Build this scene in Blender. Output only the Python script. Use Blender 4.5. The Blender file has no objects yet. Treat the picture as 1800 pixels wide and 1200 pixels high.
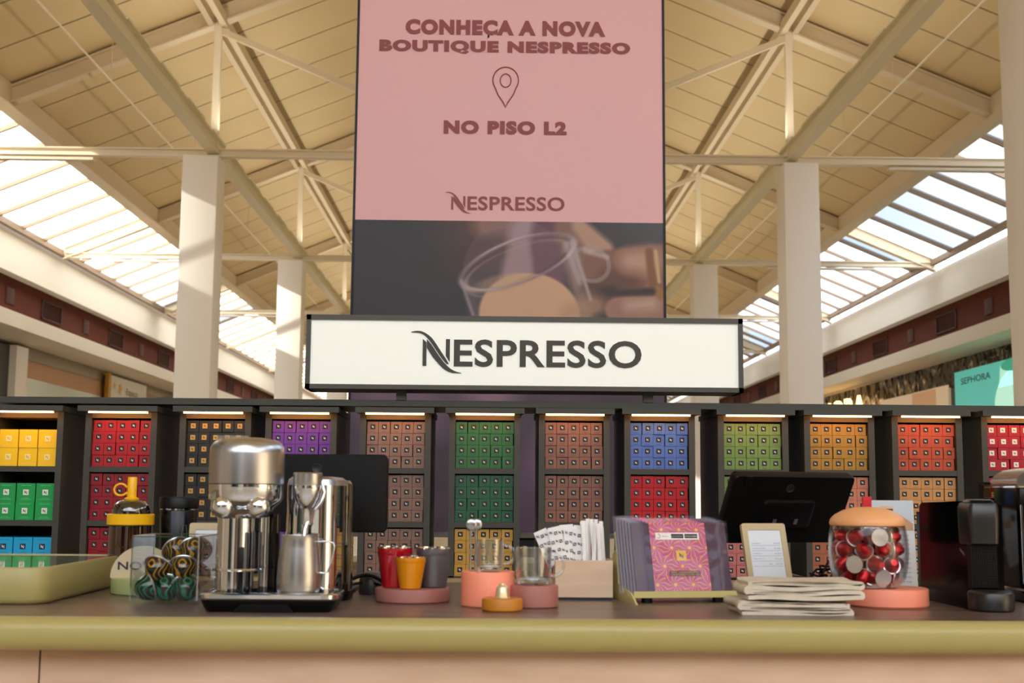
import bpy, bmesh, math, random
from mathutils import Vector, Matrix, Euler
import numpy as np
rnd = random.Random(7)
PI = math.pi
S = bpy.context.scene
COL = S.collection

# ------------------------------------------------------------ camera
cam = bpy.data.objects.new('camera', bpy.data.cameras.new('camera'))
COL.objects.link(cam); S.camera = cam
TH, PH, RO = math.radians(6.95), math.radians(.925), .0083
f = Vector((math.sin(PH)*math.cos(TH), math.cos(PH)*math.cos(TH), math.sin(TH)))
r = Vector((math.cos(PH), -math.sin(PH), 0)); u = r.cross(f)
r2 = math.cos(RO)*r+math.sin(RO)*u; u2 = math.cos(RO)*u-math.sin(RO)*r
cam.matrix_world = Matrix(((r2.x, u2.x, -f.x, 0), (r2.y, u2.y, -f.y, 0), (r2.z, u2.z, -f.z, 1.30), (0, 0, 0, 1)))
cam.data.sensor_width = 36; cam.data.lens = 44
cam.data.clip_end = 300
cam.data.dof.use_dof = True; cam.data.dof.focus_distance = 4.45; cam.data.dof.aperture_fstop = 6.0
# ------------------------------------------------------------ view
S.view_settings.view_transform = 'Standard'; S.view_settings.look = 'None'
S.view_settings.gamma = 1; S.view_settings.use_curve_mapping = False
S.view_settings.exposure = 0.42
try:
    S.cycles.use_denoising = True
    S.cycles.max_bounces = 10; S.cycles.transparent_max_bounces = 24; S.cycles.diffuse_bounces = 5
    S.cycles.glossy_bounces = 5; S.cycles.sample_clamp_indirect = 6
    S.cycles.caustics_reflective = False; S.cycles.caustics_refractive = False
except Exception: pass
# ------------------------------------------------------------ sky: bright with cloud
W = bpy.data.worlds.new('sky'); S.world = W; W.use_nodes = True
nt = W.node_tree; nt.nodes.clear()
tc = nt.nodes.new('ShaderNodeTexCoord'); nz = nt.nodes.new('ShaderNodeTexNoise')
nz.inputs['Scale'].default_value = 2.6; nz.inputs['Detail'].default_value = 5
nt.links.new(tc.outputs['Generated'], nz.inputs['Vector'])
cr = nt.nodes.new('ShaderNodeValToRGB'); nt.links.new(nz.outputs['Fac'], cr.inputs['Fac'])
cr.color_ramp.elements[0].position = .40; cr.color_ramp.elements[0].color = (.42, .62, .92, 1)
cr.color_ramp.elements[1].position = .58; cr.color_ramp.elements[1].color = (1, .97, .92, 1)
bg = nt.nodes.new('ShaderNodeBackground'); bg.inputs['Strength'].default_value = 3.6
nt.links.new(cr.outputs['Color'], bg.inputs['Color'])
ow = nt.nodes.new('ShaderNodeOutputWorld'); nt.links.new(bg.outputs[0], ow.inputs[0])
# ------------------------------------------------------------ sun, low and from the left, through the skylights
sun = bpy.data.objects.new('sun', bpy.data.lights.new('sun', 'SUN')); COL.objects.link(sun)
sun.data.energy = 12; sun.data.color = (1, .9, .74); sun.data.angle = .012
sun.rotation_euler = Vector((.80, .40, -.36)).to_track_quat('-Z', 'Y').to_euler()

# uplights added to brighten the dark roof, along the trays on the long beams
for sx in (-1, 1):
    L = bpy.data.objects.new('uplight', bpy.data.lights.new('uplight', 'AREA')); COL.objects.link(L)
    L.data.shape = 'RECTANGLE'; L.data.size = .12; L.data.size_y = 60; L.data.energy = 260; L.data.color = (1, .93, .82)
    L.location = (.14+sx*4.02, 30, 6.56); L.rotation_euler = (math.pi, 0, 0)
# ============================================================ helpers
def lin(c):
    return tuple(((v/255)/12.92 if v/255 <= .04045 else ((v/255+.055)/1.055)**2.4) for v in c)
MATS = {}
def mat(name, rgb, rough=.5, metal=0, emit=0, alpha=None, spec=.5, trans=0, coat=0, noise=None, aniso=0):
    if name in MATS: return MATS[name]
    m = bpy.data.materials.new(name); m.use_nodes = True; MATS[name] = m
    b = m.node_tree.nodes['Principled BSDF']; c = lin(rgb)+(1,)
    b.inputs['Base Color'].default_value = c
    b.inputs['Roughness'].default_value = rough; b.inputs['Metallic'].default_value = metal
    b.inputs['Specular IOR Level'].default_value = spec
    b.inputs['Transmission Weight'].default_value = trans
    b.inputs['Coat Weight'].default_value = coat
    b.inputs['Anisotropic'].default_value = aniso
    if emit:
        b.inputs['Emission Color'].default_value = c; b.inputs['Emission Strength'].default_value = emit
    if noise:   # (other rgb, scale, stretch xyz)
        T = m.node_tree; t = T.nodes.new('ShaderNodeTexCoord'); mp = T.nodes.new('ShaderNodeMapping')
        mp.inputs['Scale'].default_value = noise[2]
        n = T.nodes.new('ShaderNodeTexNoise'); n.inputs['Scale'].default_value = noise[1]; n.inputs['Detail'].default_value = 6
        T.links.new(t.outputs['Object'], mp.inputs['Vector']); T.links.new(mp.outputs[0], n.inputs['Vector'])
        R = T.nodes.new('ShaderNodeValToRGB'); R.color_ramp.elements[0].position = .35; R.color_ramp.elements[1].position = .65
        R.color_ramp.elements[0].color = c; R.color_ramp.elements[1].color = lin(noise[0])+(1,)
        T.links.new(n.outputs['Fac'], R.inputs['Fac']); T.links.new(R.outputs[0], b.inputs['Base Color'])
    return m
def thin_glass(name, tint=(255, 255, 255), refl=.08, edge=.6, rough=.0):
    if name in MATS: return MATS[name]
    m = bpy.data.materials.new(name); m.use_nodes = True; MATS[name] = m
    T = m.node_tree; T.nodes.clear()
    o = T.nodes.new('ShaderNodeOutputMaterial'); mx = T.nodes.new('ShaderNodeMixShader')
    tr = T.nodes.new('ShaderNodeBsdfTransparent'); tr.inputs[0].default_value = lin(tint)+(1,)
    gl = T.nodes.new('ShaderNodeBsdfGlossy'); gl.inputs['Roughness'].default_value = rough; gl.inputs[0].default_value = (.95, .97, 1, 1)
    lw = T.nodes.new('ShaderNodeLayerWeight'); lw.inputs['Blend'].default_value = .5
    mr = T.nodes.new('ShaderNodeMapRange'); mr.inputs['From Min'].default_value = 0.35; mr.inputs['From Max'].default_value = 1
    mr.inputs['To Min'].default_value = refl; mr.inputs['To Max'].default_value = edge
    T.links.new(lw.outputs['Facing'], mr.inputs['Value']); T.links.new(mr.outputs[0], mx.inputs[0])
    T.links.new(tr.outputs[0], mx.inputs[1]); T.links.new(gl.outputs[0], mx.inputs[2]); T.links.new(mx.outputs[0], o.inputs[0])
    return m

class MB:
    """collects shapes; build() links them as one mesh object"""
    def __init__(s): s.V = []; s.Fc = []; s.M = []
    def add(s, V, Fc, mi=0):
        n = len(s.V); s.V += [tuple(v) for v in V]; s.Fc += [tuple(i+n for i in q) for q in Fc]; s.M += [mi]*len(Fc); return s
    def box(s, x0, x1, y0, y1, z0, z1, mi=0, bev=0, seg=2):
        if bev:
            bm = bmesh.new(); bmesh.ops.create_cube(bm, size=1)
            for v in bm.verts: v.co = Vector(((x0+x1)/2+v.co.x*(x1-x0), (y0+y1)/2+v.co.y*(y1-y0), (z0+z1)/2+v.co.z*(z1-z0)))
            bmesh.ops.bevel(bm, geom=bm.edges[:], offset=bev, segments=seg, profile=.5, affect='EDGES')
            return s.addbm(bm, mi)
        V = [(x, y, z) for x in (x0, x1) for y in (y0, y1) for z in (z0, z1)]
        return s.add(V, [(0, 1, 3, 2), (4, 6, 7, 5), (0, 4, 5, 1), (2, 3, 7, 6), (0, 2, 6, 4), (1, 5, 7, 3)], mi)
    def addbm(s, bm, mi=0):
        bm.verts.index_update(); V = [v.co[:] for v in bm.verts]; Fc = [[v.index for v in q.verts] for q in bm.faces]; bm.free()
        return s.add(V, Fc, mi)
    def bar(s, a, b, w, h, mi=0):
        a = Vector(a); b = Vector(b); d = (b-a).normalized(); up = Vector((0, 0, 1)) if abs(d.z) < .95 else Vector((0, 1, 0))
        x = d.cross(up).normalized(); y = x.cross(d)
        V = [p+x*i*w/2+y*j*h/2 for p in (a, b) for i, j in ((-1, -1), (1, -1), (1, 1), (-1, 1))]
        return s.add(V, [(0, 1, 2, 3), (7, 6, 5, 4), (0, 4, 5, 1), (1, 5, 6, 2), (2, 6, 7, 3), (3, 7, 4, 0)], mi)
    def lathe(s, prof, c=(0, 0, 0), n=40, mi=0, sx=1, sy=1):
        V = []; Fc = []; rings = []
        for (rr, z) in prof:
            if rr < 1e-6: rings.append([len(V)]); V.append((c[0], c[1], c[2]+z))
            else:
                rings.append(list(range(len(V), len(V)+n)))
                V += [(c[0]+rr*sx*math.cos(2*PI*k/n), c[1]+rr*sy*math.sin(2*PI*k/n), c[2]+z) for k in range(n)]
        for A, B in zip(rings, rings[1:]):
            for k in range(n):
                k2 = (k+1) % n
                if len(A) == 1 and len(B) == 1: break
                if len(A) == 1: Fc.append((A[0], B[k2], B[k]))
                elif len(B) == 1: Fc.append((A[k], A[k2], B[0]))
                else: Fc.append((A[k], A[k2], B[k2], B[k]))
        return s.add(V, Fc, mi)
    def disc(s, r, z0, z1, c=(0, 0, 0), bev=.003, n=56, mi=0):
        return s.lathe([(0, z0), (r-bev, z0), (r, z0+bev), (r, z1-bev), (r-bev*.3, z1-bev*.3), (r-bev, z1), (0, z1)], c, n, mi)
    def tube(s, pts, rad, n=8, mi=0, closed=False):
        P = [Vector(p) for p in pts]; N = len(P); V = []; Fc = []; prev = None
        for i, p in enumerate(P):
            if closed: t = P[(i+1) % N]-P[i-1]
            else: t = P[min(i+1, N-1)]-P[max(i-1, 0)]
            t.normalize()
            if prev is None:
                a = Vector((0, 0, 1)) if abs(t.z) < .9 else Vector((1, 0, 0)); x = t.cross(a).normalized()
            else: x = (prev-t*prev.dot(t)).normalized()
            prev = x; y = t.cross(x); rr = rad[i] if isinstance(rad, (list, tuple)) else rad
            V += [p+(x*math.cos(2*PI*k/n)+y*math.sin(2*PI*k/n))*rr for k in range(n)]
        for i in range(N if closed else N-1):
            j = (i+1) % N
            for k in range(n): Fc.append((i*n+k, i*n+(k+1) % n, j*n+(k+1) % n, j*n+k))
        if not closed: Fc += [tuple(range(n-1, -1, -1)), tuple((N-1)*n+k for k in range(n))]
        return s.add(V, Fc, mi)
    def prism(s, pts, y0, y1, mi=0, axis='y'):
        """closed outline pts (u,v) extruded along an axis"""
        n = len(pts)
        def q(u_, v_, w_): return {'y': (u_, w_, v_), 'z': (u_, v_, w_), 'x': (w_, u_, v_)}[axis]
        V = [q(a, b, y0) for a, b in pts]+[q(a, b, y1) for a, b in pts]
        Fc = [tuple(range(n)), tuple(range(2*n-1, n-1, -1))]+[(i, n+i, n+(i+1) % n, (i+1) % n) for i in range(n)]
        return s.add(V, Fc, mi)
    def flat(s, pts, y, mi=0):
        return s.add([(a, y, b) for a, b in pts], [tuple(range(len(pts)))], mi)
    def text(s, txt, x0, x1, z0, z1, y, mi=0, bold=0, depth=0):
        V, Fc = text_geo(txt, bold)
        W_ = [(x0+v[0]*(x1-x0), y, z0+v[1]*(z1-z0)) for v in V]
        s.add(W_, Fc, mi)
        if depth:
            n = len(W_); s.add([(a, y+depth, b) for a, _, b in W_], Fc, mi)
            cnt = {}
            for q in Fc:
                for i in range(len(q)):
                    e = (q[i], q[(i+1) % len(q)]); k = tuple(sorted(e)); cnt[k] = cnt.get(k, 0)+1
            E_ = [k for k, c in cnt.items() if c == 1]
            V2 = []; F2 = []
            for a, b in E_:
                m_ = len(V2); V2 += [W_[a], W_[b], (W_[b][0], y+depth, W_[b][2]), (W_[a][0], y+depth, W_[a][2])]; F2.append((m_, m_+1, m_+2, m_+3))
            s.add(V2, F2, mi)
        return s
    def mesh(s, name, mats, smooth=40):
        me = bpy.data.meshes.new(name); me.from_pydata(s.V, [], s.Fc); me.update()
        for m in (mats if isinstance(mats, (list, tuple)) else [mats]): me.materials.append(m)
        me.polygons.foreach_set('material_index', s.M)
        if smooth:
            me.polygons.foreach_set('use_smooth', [True]*len(me.polygons)); me.set_sharp_from_angle(angle=math.radians(smooth))
        me.update(); return me
    def build(s, name, mats, parent=None, smooth=40, loc=None, rot=None):
        o = bpy.data.objects.new(name, s.mesh(name, mats, smooth)); COL.objects.link(o)
        if parent is not None: o.parent = parent
        if loc: o.location = loc
        if rot: o.rotation_euler = rot
        return o
_T = {}
def text_geo(txt, bold=0):
    k = (txt, bold)
    if k in _T: return _T[k]
    cu = bpy.data.curves.new('t', 'FONT'); cu.body = txt; cu.offset = bold; cu.space_character = 1+bold*2.4; cu.resolution_u = 4
    o = bpy.data.objects.new('t', cu); COL.objects.link(o)
    dg = bpy.context.evaluated_depsgraph_get(); dg.update()
    me = bpy.data.meshes.new_from_object(o.evaluated_get(dg))
    V = [v.co[:] for v in me.vertices]; Fc = [tuple(p.vertices) for p in me.polygons]
    bpy.data.objects.remove(o); bpy.data.curves.remove(cu); bpy.data.meshes.remove(me)
    xs = [v[0] for v in V]; ys = [v[1] for v in V]; a, b, c, d = min(xs), max(xs), min(ys), max(ys)
    _T[k] = ([((v[0]-a)/(b-a), (v[1]-c)/(d-c)) for v in V], Fc); return _T[k]
def thing(name, label, cat, loc=(0, 0, 0), rz=0, group=None, rot=None):
    o = bpy.data.objects.new(name, None); COL.objects.link(o); o.empty_display_size = .05
    o.location = loc; o.rotation_euler = rot if rot else (0, 0, rz); o['label'] = label; o['category'] = cat
    if group: o['group'] = group
    return o
def tag(o, label, cat, group=None, kind=None):
    o['label'] = label; o['category'] = cat
    if group: o['group'] = group
    if kind: o['kind'] = kind
    return o
def struct(o, label=None):
    o['kind'] = 'structure'
    if label: o['label'] = label
    return o
def empty_struct(name, label):
    o = bpy.data.objects.new(name, None); COL.objects.link(o); o['kind'] = 'structure'; o['label'] = label; return o

# word mark, the N with its sweep; height 1 = cap height, total width about 3.6
def wordmark(mb, x0, z0, h, y, mi=0, depth=0):
    """x0 = left of the N stem, z0 = base line, h = cap height"""
    def P(pts):
        q = [(x0+(a-503)/107*h, z0+(612-b)/107*h) for a, b in pts]
        if depth: mb.prism(q, y, y+depth, mi)
        else: mb.flat(q, y, mi)
    P([(503, 505), (518, 519), (518, 612), (503, 612)])
    P([(594, 505), (610, 505), (610, 597), (594, 572)])
    top = [(457, 477), (474, 473), (490, 473), (505, 477), (520, 485), (537, 499), (552, 518), (568, 543), (585, 568), (597, 587), (607, 604)]
    bot = [(598, 604), (582, 587), (565, 563), (548, 538), (535, 519), (522, 503), (510, 491), (497, 484), (480, 480), (457, 480)]
    for i in range(len(bot)-1):
        pass
    n = 9
    def lerp(L, t):
        t *= len(L)-1; i = min(int(t), len(L)-2); w = t-i
        return (L[i][0]*(1-w)+L[i+1][0]*w, L[i][1]*(1-w)+L[i+1][1]*w)
    def band(A, B):
        for i in range(14):
            t, v = i/14, (i+1)/14
            P([lerp(A, t), lerp(A, v), lerp(B, v), lerp(B, t)])
    band(top, bot[::-1])
    band([(519, 506), (535, 524), (550, 546), (568, 573), (585, 595), (600, 611), (620, 627), (640, 635), (656, 638)],
         [(519, 540), (530, 558), (545, 580), (560, 597), (573, 611), (587, 624), (603, 634), (625, 640), (656, 640)])
    X = lambda p: x0+(p-503)/107*h
    mb.text('ESPRESSO', X(626), X(1368), z0-.02*h, z0+1.0*h, y, mi, bold=.022, depth=depth)
def mini_n(mb, cx, cz, w, y, mi):
    """small N mark: two stems and a sweeping diagonal"""
    q = lambda pts: mb.flat([(cx+a*w, cz+b*w) for a, b in pts], y, mi)
    q([(-.32, .30), (-.20, .22), (-.20, -.30), (-.32, -.30)])
    q([(.20, .30), (.32, .30), (.32, -.22), (.20, -.10)])
    q([(-.46, .42), (-.25, .40), (.05, .05), (.30, -.34), (.48, -.42), (.20, -.42), (-.12, -.08), (-.30, .28)])

# ============================================================ materials
DK = mat('dark olive grey lacquer', (62, 61, 53), .5)
DKI = mat('tower inside dark', (52, 50, 42), .6)
SIDE = mat('tower side brown grey', (64, 54, 50), .45)
WHITE = mat('white paint', (248, 243, 234), .6)
CREAM = mat('cream paint', (216, 205, 183), .6)
STEELP = mat('cream painted steel', (240, 228, 202), .45)
TRUSS = mat('tan painted steel', (222, 204, 170), .5)
BROWN = mat('brown wall paint', (86, 36, 18), .8, spec=.2)
BLACK = mat('black plastic', (10, 10, 11), .38, spec=.25)
BLACKG = mat('glossy black plastic', (6, 6, 7), .12, spec=.2)
CHROME = mat('polished chrome', (212, 217, 224), .05, 1)
BRUSH = mat('brushed steel', (184, 187, 193), .27, 1, aniso=.6)
WPRINT = mat('white print', (240, 238, 230), .5)
KPRINT = mat('black print', (16, 15, 16), .4)
OLIVE = mat('olive green lacquer', (170, 160, 102), .38)
GLASS = thin_glass('clear glass', (244, 247, 247), .12, .95)
ACRYL = thin_glass('clear acrylic', (250, 251, 252), .02, .5)

def roof_mat():
    m = mat('cream roof panels', (222, 196, 146), .75); T = m.node_tree; b = T.nodes['Principled BSDF']
    g = T.nodes.new('ShaderNodeNewGeometry'); sp = T.nodes.new('ShaderNodeSeparateXYZ'); T.links.new(g.outputs['Position'], sp.inputs[0])
    a = T.nodes.new('ShaderNodeMath'); a.operation = 'ADD'; a.inputs[1].default_value = -1.6
    T.links.new(sp.outputs['Y'], a.inputs[0])
    d = T.nodes.new('ShaderNodeMath'); d.operation = 'DIVIDE'; d.inputs[1].default_value = 8.2/7; T.links.new(a.outputs[0], d.inputs[0])
    fr = T.nodes.new('ShaderNodeMath'); fr.operation = 'FRACT'; T.links.new(d.outputs[0], fr.inputs[0])
    R = T.nodes.new('ShaderNodeValToRGB'); T.links.new(fr.outputs[0], R.inputs['Fac'])
    e = R.color_ramp.elements; e[0].position = 0; e[0].color = (0, 0, 0, 1); e[1].position = .022; e[1].color = (1, 1, 1, 1)
    e2 = e.new(.978); e2.color = (1, 1, 1, 1); e3 = e.new(1); e3.color = (0, 0, 0, 1)
    nz = T.nodes.new('ShaderNodeTexNoise'); nz.inputs['Scale'].default_value = .6; T.links.new(g.outputs['Position'], nz.inputs['Vector'])
    C1 = T.nodes.new('ShaderNodeMix'); C1.data_type = 'RGBA'; C1.inputs[6].default_value = lin((214, 190, 142))+(1,); C1.inputs[7].default_value = lin((228, 206, 158))+(1,)
    T.links.new(nz.outputs['Fac'], C1.inputs[0])
    C2 = T.nodes.new('ShaderNodeMix'); C2.data_type = 'RGBA'; C2.inputs[6].default_value = lin((138, 116, 84))+(1,)
    T.links.new(R.outputs[0], C2.inputs[0]); T.links.new(C1.outputs[2], C2.inputs[7]); T.links.new(C2.outputs[2], b.inputs['Base Color'])
    bp = T.nodes.new('ShaderNodeBump'); bp.inputs['Distance'].default_value = .03; T.links.new(R.outputs[0], bp.inputs['Height']); T.links.new(bp.outputs[0], b.inputs['Normal'])
    return m
ROOF = roof_mat()
def pane_mat(name, clear, tint):
    m = bpy.data.materials.new(name); m.use_nodes = True; T = m.node_tree; T.nodes.clear()
    o = T.nodes.new('ShaderNodeOutputMaterial'); mx = T.nodes.new('ShaderNodeMixShader'); mx.inputs[0].default_value = clear
    tr = T.nodes.new('ShaderNodeBsdfTransparent'); tr.inputs[0].default_value = lin(tint)+(1,)
    tl = T.nodes.new('ShaderNodeBsdfTranslucent'); tl.inputs[0].default_value = (.95, .95, .95, 1)
    T.links.new(tl.outputs[0], mx.inputs[1]); T.links.new(tr.outputs[0], mx.inputs[2]); T.links.new(mx.outputs[0], o.inputs[0]); return m
PANE_W = pane_mat('frosted skylight pane', .45, (255, 255, 255))
PANE_B = pane_mat('clear skylight pane', .93, (120, 124, 128))

# ============================================================ the hall
XC = .14; Z0 = 1.30
BAYS = [9.8+8.2*k for k in range(7)]
Y0, Y1 = -6.6, 67.2
rz_ = lambda x: Z0+8.78-.415*abs(x-XC)
FL = mat('polished floor tiles', (196, 182, 160), .25, noise=((180, 164, 142), 1.2, (1, 1, 1)))
struct(MB().box(-14, 14, -13, 70, -.1, 0).build('floor', FL), 'pale polished hall floor')
for sgn, nm in ((-1, 'left'), (1, 'right')):
    o = MB(); a = (XC, rz_(XC)+.18); b = (XC+sgn*7.34, rz_(XC+7.34)+.18)
    V = [(a[0], Y0, a[1]), (b[0], Y0, b[1]), (b[0], Y1, b[1]), (a[0], Y1, a[1])]
    o.add(V+[(x, y, z+.12) for x, y, z in V], [(0, 1, 2, 3), (7, 6, 5, 4), (0, 4, 5, 1), (1, 5, 6, 2), (2, 6, 7, 3)])
    struct(o.build('ceiling_'+nm, ROOF, smooth=0), 'cream panelled roof slope on the %s' % nm)
# trusses
for k, y in enumerate(BAYS):
    t = empty_struct('trim_truss_%d' % (k+1), 'tan steel roof truss')
    for sgn in (-1, 1):
        xe = XC+sgn*(9.2 if sgn < 0 else 9.3); xk = XC+sgn*4.25
        R_ = MB()   # rafter: an I section
        A = Vector((XC, y, rz_(XC))); B = Vector((xe, y, rz_(xe)))
        R_.bar(A, B, .07, .24); dz = Vector((0, 0, .12))
        R_.bar(A+dz, B+dz, .18, .03); R_.bar(A-dz, B-dz, .18, .03)
        R_.build('rafter', TRUSS, t, 0)
        MB().bar((xk, y, Z0+4.93), (xk, y, rz_(xk)-.12), .10, .10).build('king_post', STEELP, t, 0)
        MB().bar((xk, y, rz_(xk)-.2), (XC, y, Z0+5.0), .08, .09).build('brace', TRUSS, t, 0)
    o = MB(); zt = Z0+4.93; xl = XC-9.15; xr = XC+9.3
    o.bar((xl, y, zt), (xr, y, zt), .05, .09); o.bar((xl, y, zt+.05), (xr, y, zt+.05), .14, .02); o.bar((xl, y, zt-.05), (xr, y, zt-.05), .14, .02)
    o.build('tie_beam', STEELP, t, 0)
    for sgn in (-1, 1):
        MB().box(XC+sgn*7-1.3, XC+sgn*7+1.0, y-.06, y+.06, zt-.13, zt-.09).build('light_batten', mat('batten white', (226, 214, 190), .5), t, 0)
# long beams
for sgn, nm in ((-1, 'left'), (1, 'right')):
    xk = XC+sgn*4.25
    o = MB(); z = Z0+5.02
    o.bar((xk, Y0, z), (xk, Y1, z), .06, .2); o.bar((xk, Y0, z-.10), (xk, Y1, z-.10), .17, .02); o.bar((xk, Y0, z+.10), (xk, Y1, z+.10), .17, .02)
    for i in range(40):
        yy = 9+i*1.4; o.box(xk-sgn*.095-.012, xk-sgn*.095+.012, yy, yy+.9, z+.09, z+.115)
    struct(o.build('trim_beam_'+nm, mat('green tinged cream steel', (240, 231, 198), .4), smooth=0), 'long cream beam resting on the %s pillars' % nm)
    o = MB(); z = rz_(xk)-.08
    o.bar((xk-.09, Y0, z), (xk-.09, Y1, z), .09, .16); o.bar((xk+.09, Y0, z), (xk+.09, Y1, z), .09, .16); o.bar((xk, Y0, z+.07), (xk, Y1, z+.07), .26, .02)
    struct(o.build('trim_purlin_'+nm, TRUSS, smooth=0), 'double purlin under the %s roof slope' % nm)
    xs = XC+sgn*7.30
    o = MB(); o.bar((xs, Y0, rz_(xs)+.0), (xs, Y1, rz_(xs)+.0), .12, .36); o.bar((xs, Y0, rz_(xs)-.18), (xs, Y1, rz_(xs)-.18), .26, .03)
    struct(o.build('trim_skylight_beam_'+nm, TRUSS, smooth=0), 'beam along the upper edge of the %s skylight' % nm)
    # skylight
    xa, xb = XC+sgn*7.34, XC+sgn*9.25
    wn = empty_struct('window_%d' % (1 if sgn < 0 else 2), 'sloping skylight strip on the %s side' % nm)
    W0 = MB(); W1 = MB(); fr = MB(); step = 8.2/7; n = int((Y1-Y0)/step)
    rw = random.Random(3 if sgn < 0 else 11)
    for i in range(n):
        ya, yb = Y0+i*step+.03, Y0+(i+1)*step-.03
        if sgn < 0 and yb < 9:   # unseen solid panels, added to keep the sun off the banner
            fr.box(xb, xa, ya, yb, rz_(xb)+.0, rz_(xa)+.10); continue
        q = (W1 if (rw.random() < (.10 if sgn < 0 else .45)) else W0)
        q.add([(xa, ya, rz_(xa)+.10), (xb, ya, rz_(xb)+.10), (xb, yb, rz_(xb)+.10), (xa, yb, rz_(xa)+.10)], [(0, 1, 2, 3)])
        fr.bar((xa, ya-.03, rz_(xa)+.08), (xb, ya-.03, rz_(xb)+.08), .06, .10)
    fr.bar((xb, Y0, rz_(xb)+.03), (xb, Y1, rz_(xb)+.03), .10, .12)
    W0.build('frosted_panes', PANE_W, wn, 0); W1.build('clear_panes', PANE_B, wn, 0)
    fr.build('glazing_bars', mat('bronze glazing bars', (150, 124, 96), .5), wn, 0)
    # suspended conduit
    xq = XC-5.75 if sgn < 0 else XC+5.75
    c = thing('suspended_conduit', 'thin pipe hung on wires under the %s roof slope' % nm, 'pipe')
    MB().tube([(xq, 8.5, Z0+5.95), (xq, 40, Z0+5.95)], .016, 8).build('pipe', STEELP, c)
    for i in range(12):
        yy = 10+i*2.6; MB().tube([(xq, yy, Z0+5.95), (xq, yy, rz_(xq)+.2)], .006, 5).build('hanger', TRUSS, c)
# pillars
for k in range(-1, 7):
    y = 9.8+8.2*k
    for sgn in (-1, 1):
        xk = (-4.25 if sgn < 0 else 4.49)
        if k == 0 and sgn < 0: xk = -4.55
        struct(MB().box(xk-.255, xk+.255, y-.25, y+.27, 0, Z0+4.84, bev=.012).build('pillar_%d' % (k*2+3+(sgn > 0)), WHITE), 'square white pillar')
# side walls
def side_wall(nm, xw, sgn):
    wp = empty_struct('wall_'+nm, '%s side of the hall: white fascia over a brown band' % nm)
    def B(name, dx0, dx1, z0, z1, m, y0=Y0-14, y1=Y1):
        a, b = xw+sgn*dx0, xw+sgn*dx1
        MB().box(min(a, b), max(a, b), y0, y1, z0, z1).build(name, m, wp, 0)
    B('fascia', 0, .3, Z0+4.13, Z0+4.87, mat('fascia cream white', (234, 226, 208), .6))
    if sgn < 0: B('ledge', .02, .4, Z0+4.87, Z0+5.12, mat('ledge white', (238, 226, 214), .6))
    else:
        B('ledge', .10, .12, Z0+4.87, Z0+5.02, PANE_W)
        for i in range(60): MB().box(xw+.05, xw+.11, Y0+i*1.17-.03, Y0+i*1.17+.03, Z0+4.87, Z0+5.05).build('mullion', STEELP, wp, 0) if i < 45 else None
    B('brown_band', .22, .5, Z0+3.3, Z0+4.2, BROWN)
    B('soffit_band', -.12, 1.2, Z0+3.08, Z0+3.37, CREAM)
    B('storefront', 1.2, 1.5, 0, Z0+3.2, mat('storefront cream', (196, 176, 146), .5))
    for i in range(7):
        y = 22.0+i*4.62
        v = thing('air_vent', 'dark louvred vent in the brown band of the %s wall, %s from the front' % (nm, ['first', 'second', 'third', 'fourth', 'fifth', 'sixth', 'seventh'][i]), 'vent', (xw+sgn*.22, y, Z0+3.76), group='vents in the %s brown band' % nm)
        q = MB(); q.box(-.03, .03, -.6, .6, -.20, -.17); q.box(-.03, .03, -.6, .6, .17, .20); q.box(-.03, .03, -.6, -.56, -.2, .2); q.box(-.03, .03, .56, .6, -.2, .2)
        q.build('frame', mat('vent frame', (62, 26, 14), .7), v, 0)
        q = MB()
        for j in range(9): q.bar((0, -.56, -.15+j*.038), (0, .56, -.15+j*.038), .035, .006)
        q.box(-.02, .0, -.56, .56, -.17, .17) if False else None
        q.build('louvres', mat('vent slat', (30, 16, 12), .6), v, 0)
        h = thing('speaker_hatch', 'small brown hatch beside the %s vent of the %s wall' % (['first', 'second', 'third', 'fourth', 'fifth', 'sixth', 'seventh'][i], nm), 'hatch', (xw+sgn*.215, y+2.3, Z0+3.76), group='small hatches in the %s brown band' % nm)
        MB().box(-.015, .015, -.2, .2, -.16, .16, bev=.005).build('hatch_panel', mat('hatch brown', (66, 27, 13), .7), h)
side_wall('left', -9.2, -1); side_wall('right', 9.6, 1)
struct(MB().box(-14, 14, Y1, Y1+.3, 0, 10.4).build('wall_far', CREAM), 'far end wall of the hall')
rw_ = empty_struct('wall_rear', 'storefronts behind the camera')
cols = [(60, 42, 30), (210, 200, 182), (40, 38, 38), (150, 112, 80), (225, 220, 208), (70, 90, 70), (30, 30, 32)]
for i in range(14):
    MB().box(-14+i*2, -12+i*2, -12.3, -12, 0, 4.6).build('storefront_panel', mat('rear %d' % (i % 7), cols[(i*3) % 7], .5), rw_, 0)
MB().box(-14, 14, -12.4, -12, 4.6, 5.6).build('fascia', CREAM, rw_, 0)

# ---------------------------------------- shops along the left wall
XL = -10.15
s_ = thing('shopfront_panelling', 'tan panelled shopfront with dark portal at the left wall', 'shopfront', (XL, 0, 0))
MB().box(-.1, .1, 22.2, 26.1, 0, 4.3).build('dark_portal', mat('portal grey', (58, 56, 56), .5), s_, 0)
MB().box(-.14, .25, 26.1, 26.75, 0, 4.3).build('cream_post', WHITE, s_, 0)
MB().box(-.1, .06, 26.75, 44, 0, 4.1).build('tan_panel', mat('tan panel', (196, 152, 112), .5), s_, 0)
MB().box(-.05, .12, 26.75, 44, 4.1, 4.38).build('metal_header', mat('dull metal', (150, 140, 120), .25, .8), s_, 0)
MB().box(.05, .08, 27.0, 32.4, 2.6, 3.72).build('window_glass', mat('pale glass', (205, 215, 200), .15), s_, 0)
YP = 32.6
p_ = thing('loyalty_poster', 'white poster with three gold stars and a gold side frame, left wall', 'poster', (XL+.22, YP, 0))
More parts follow.
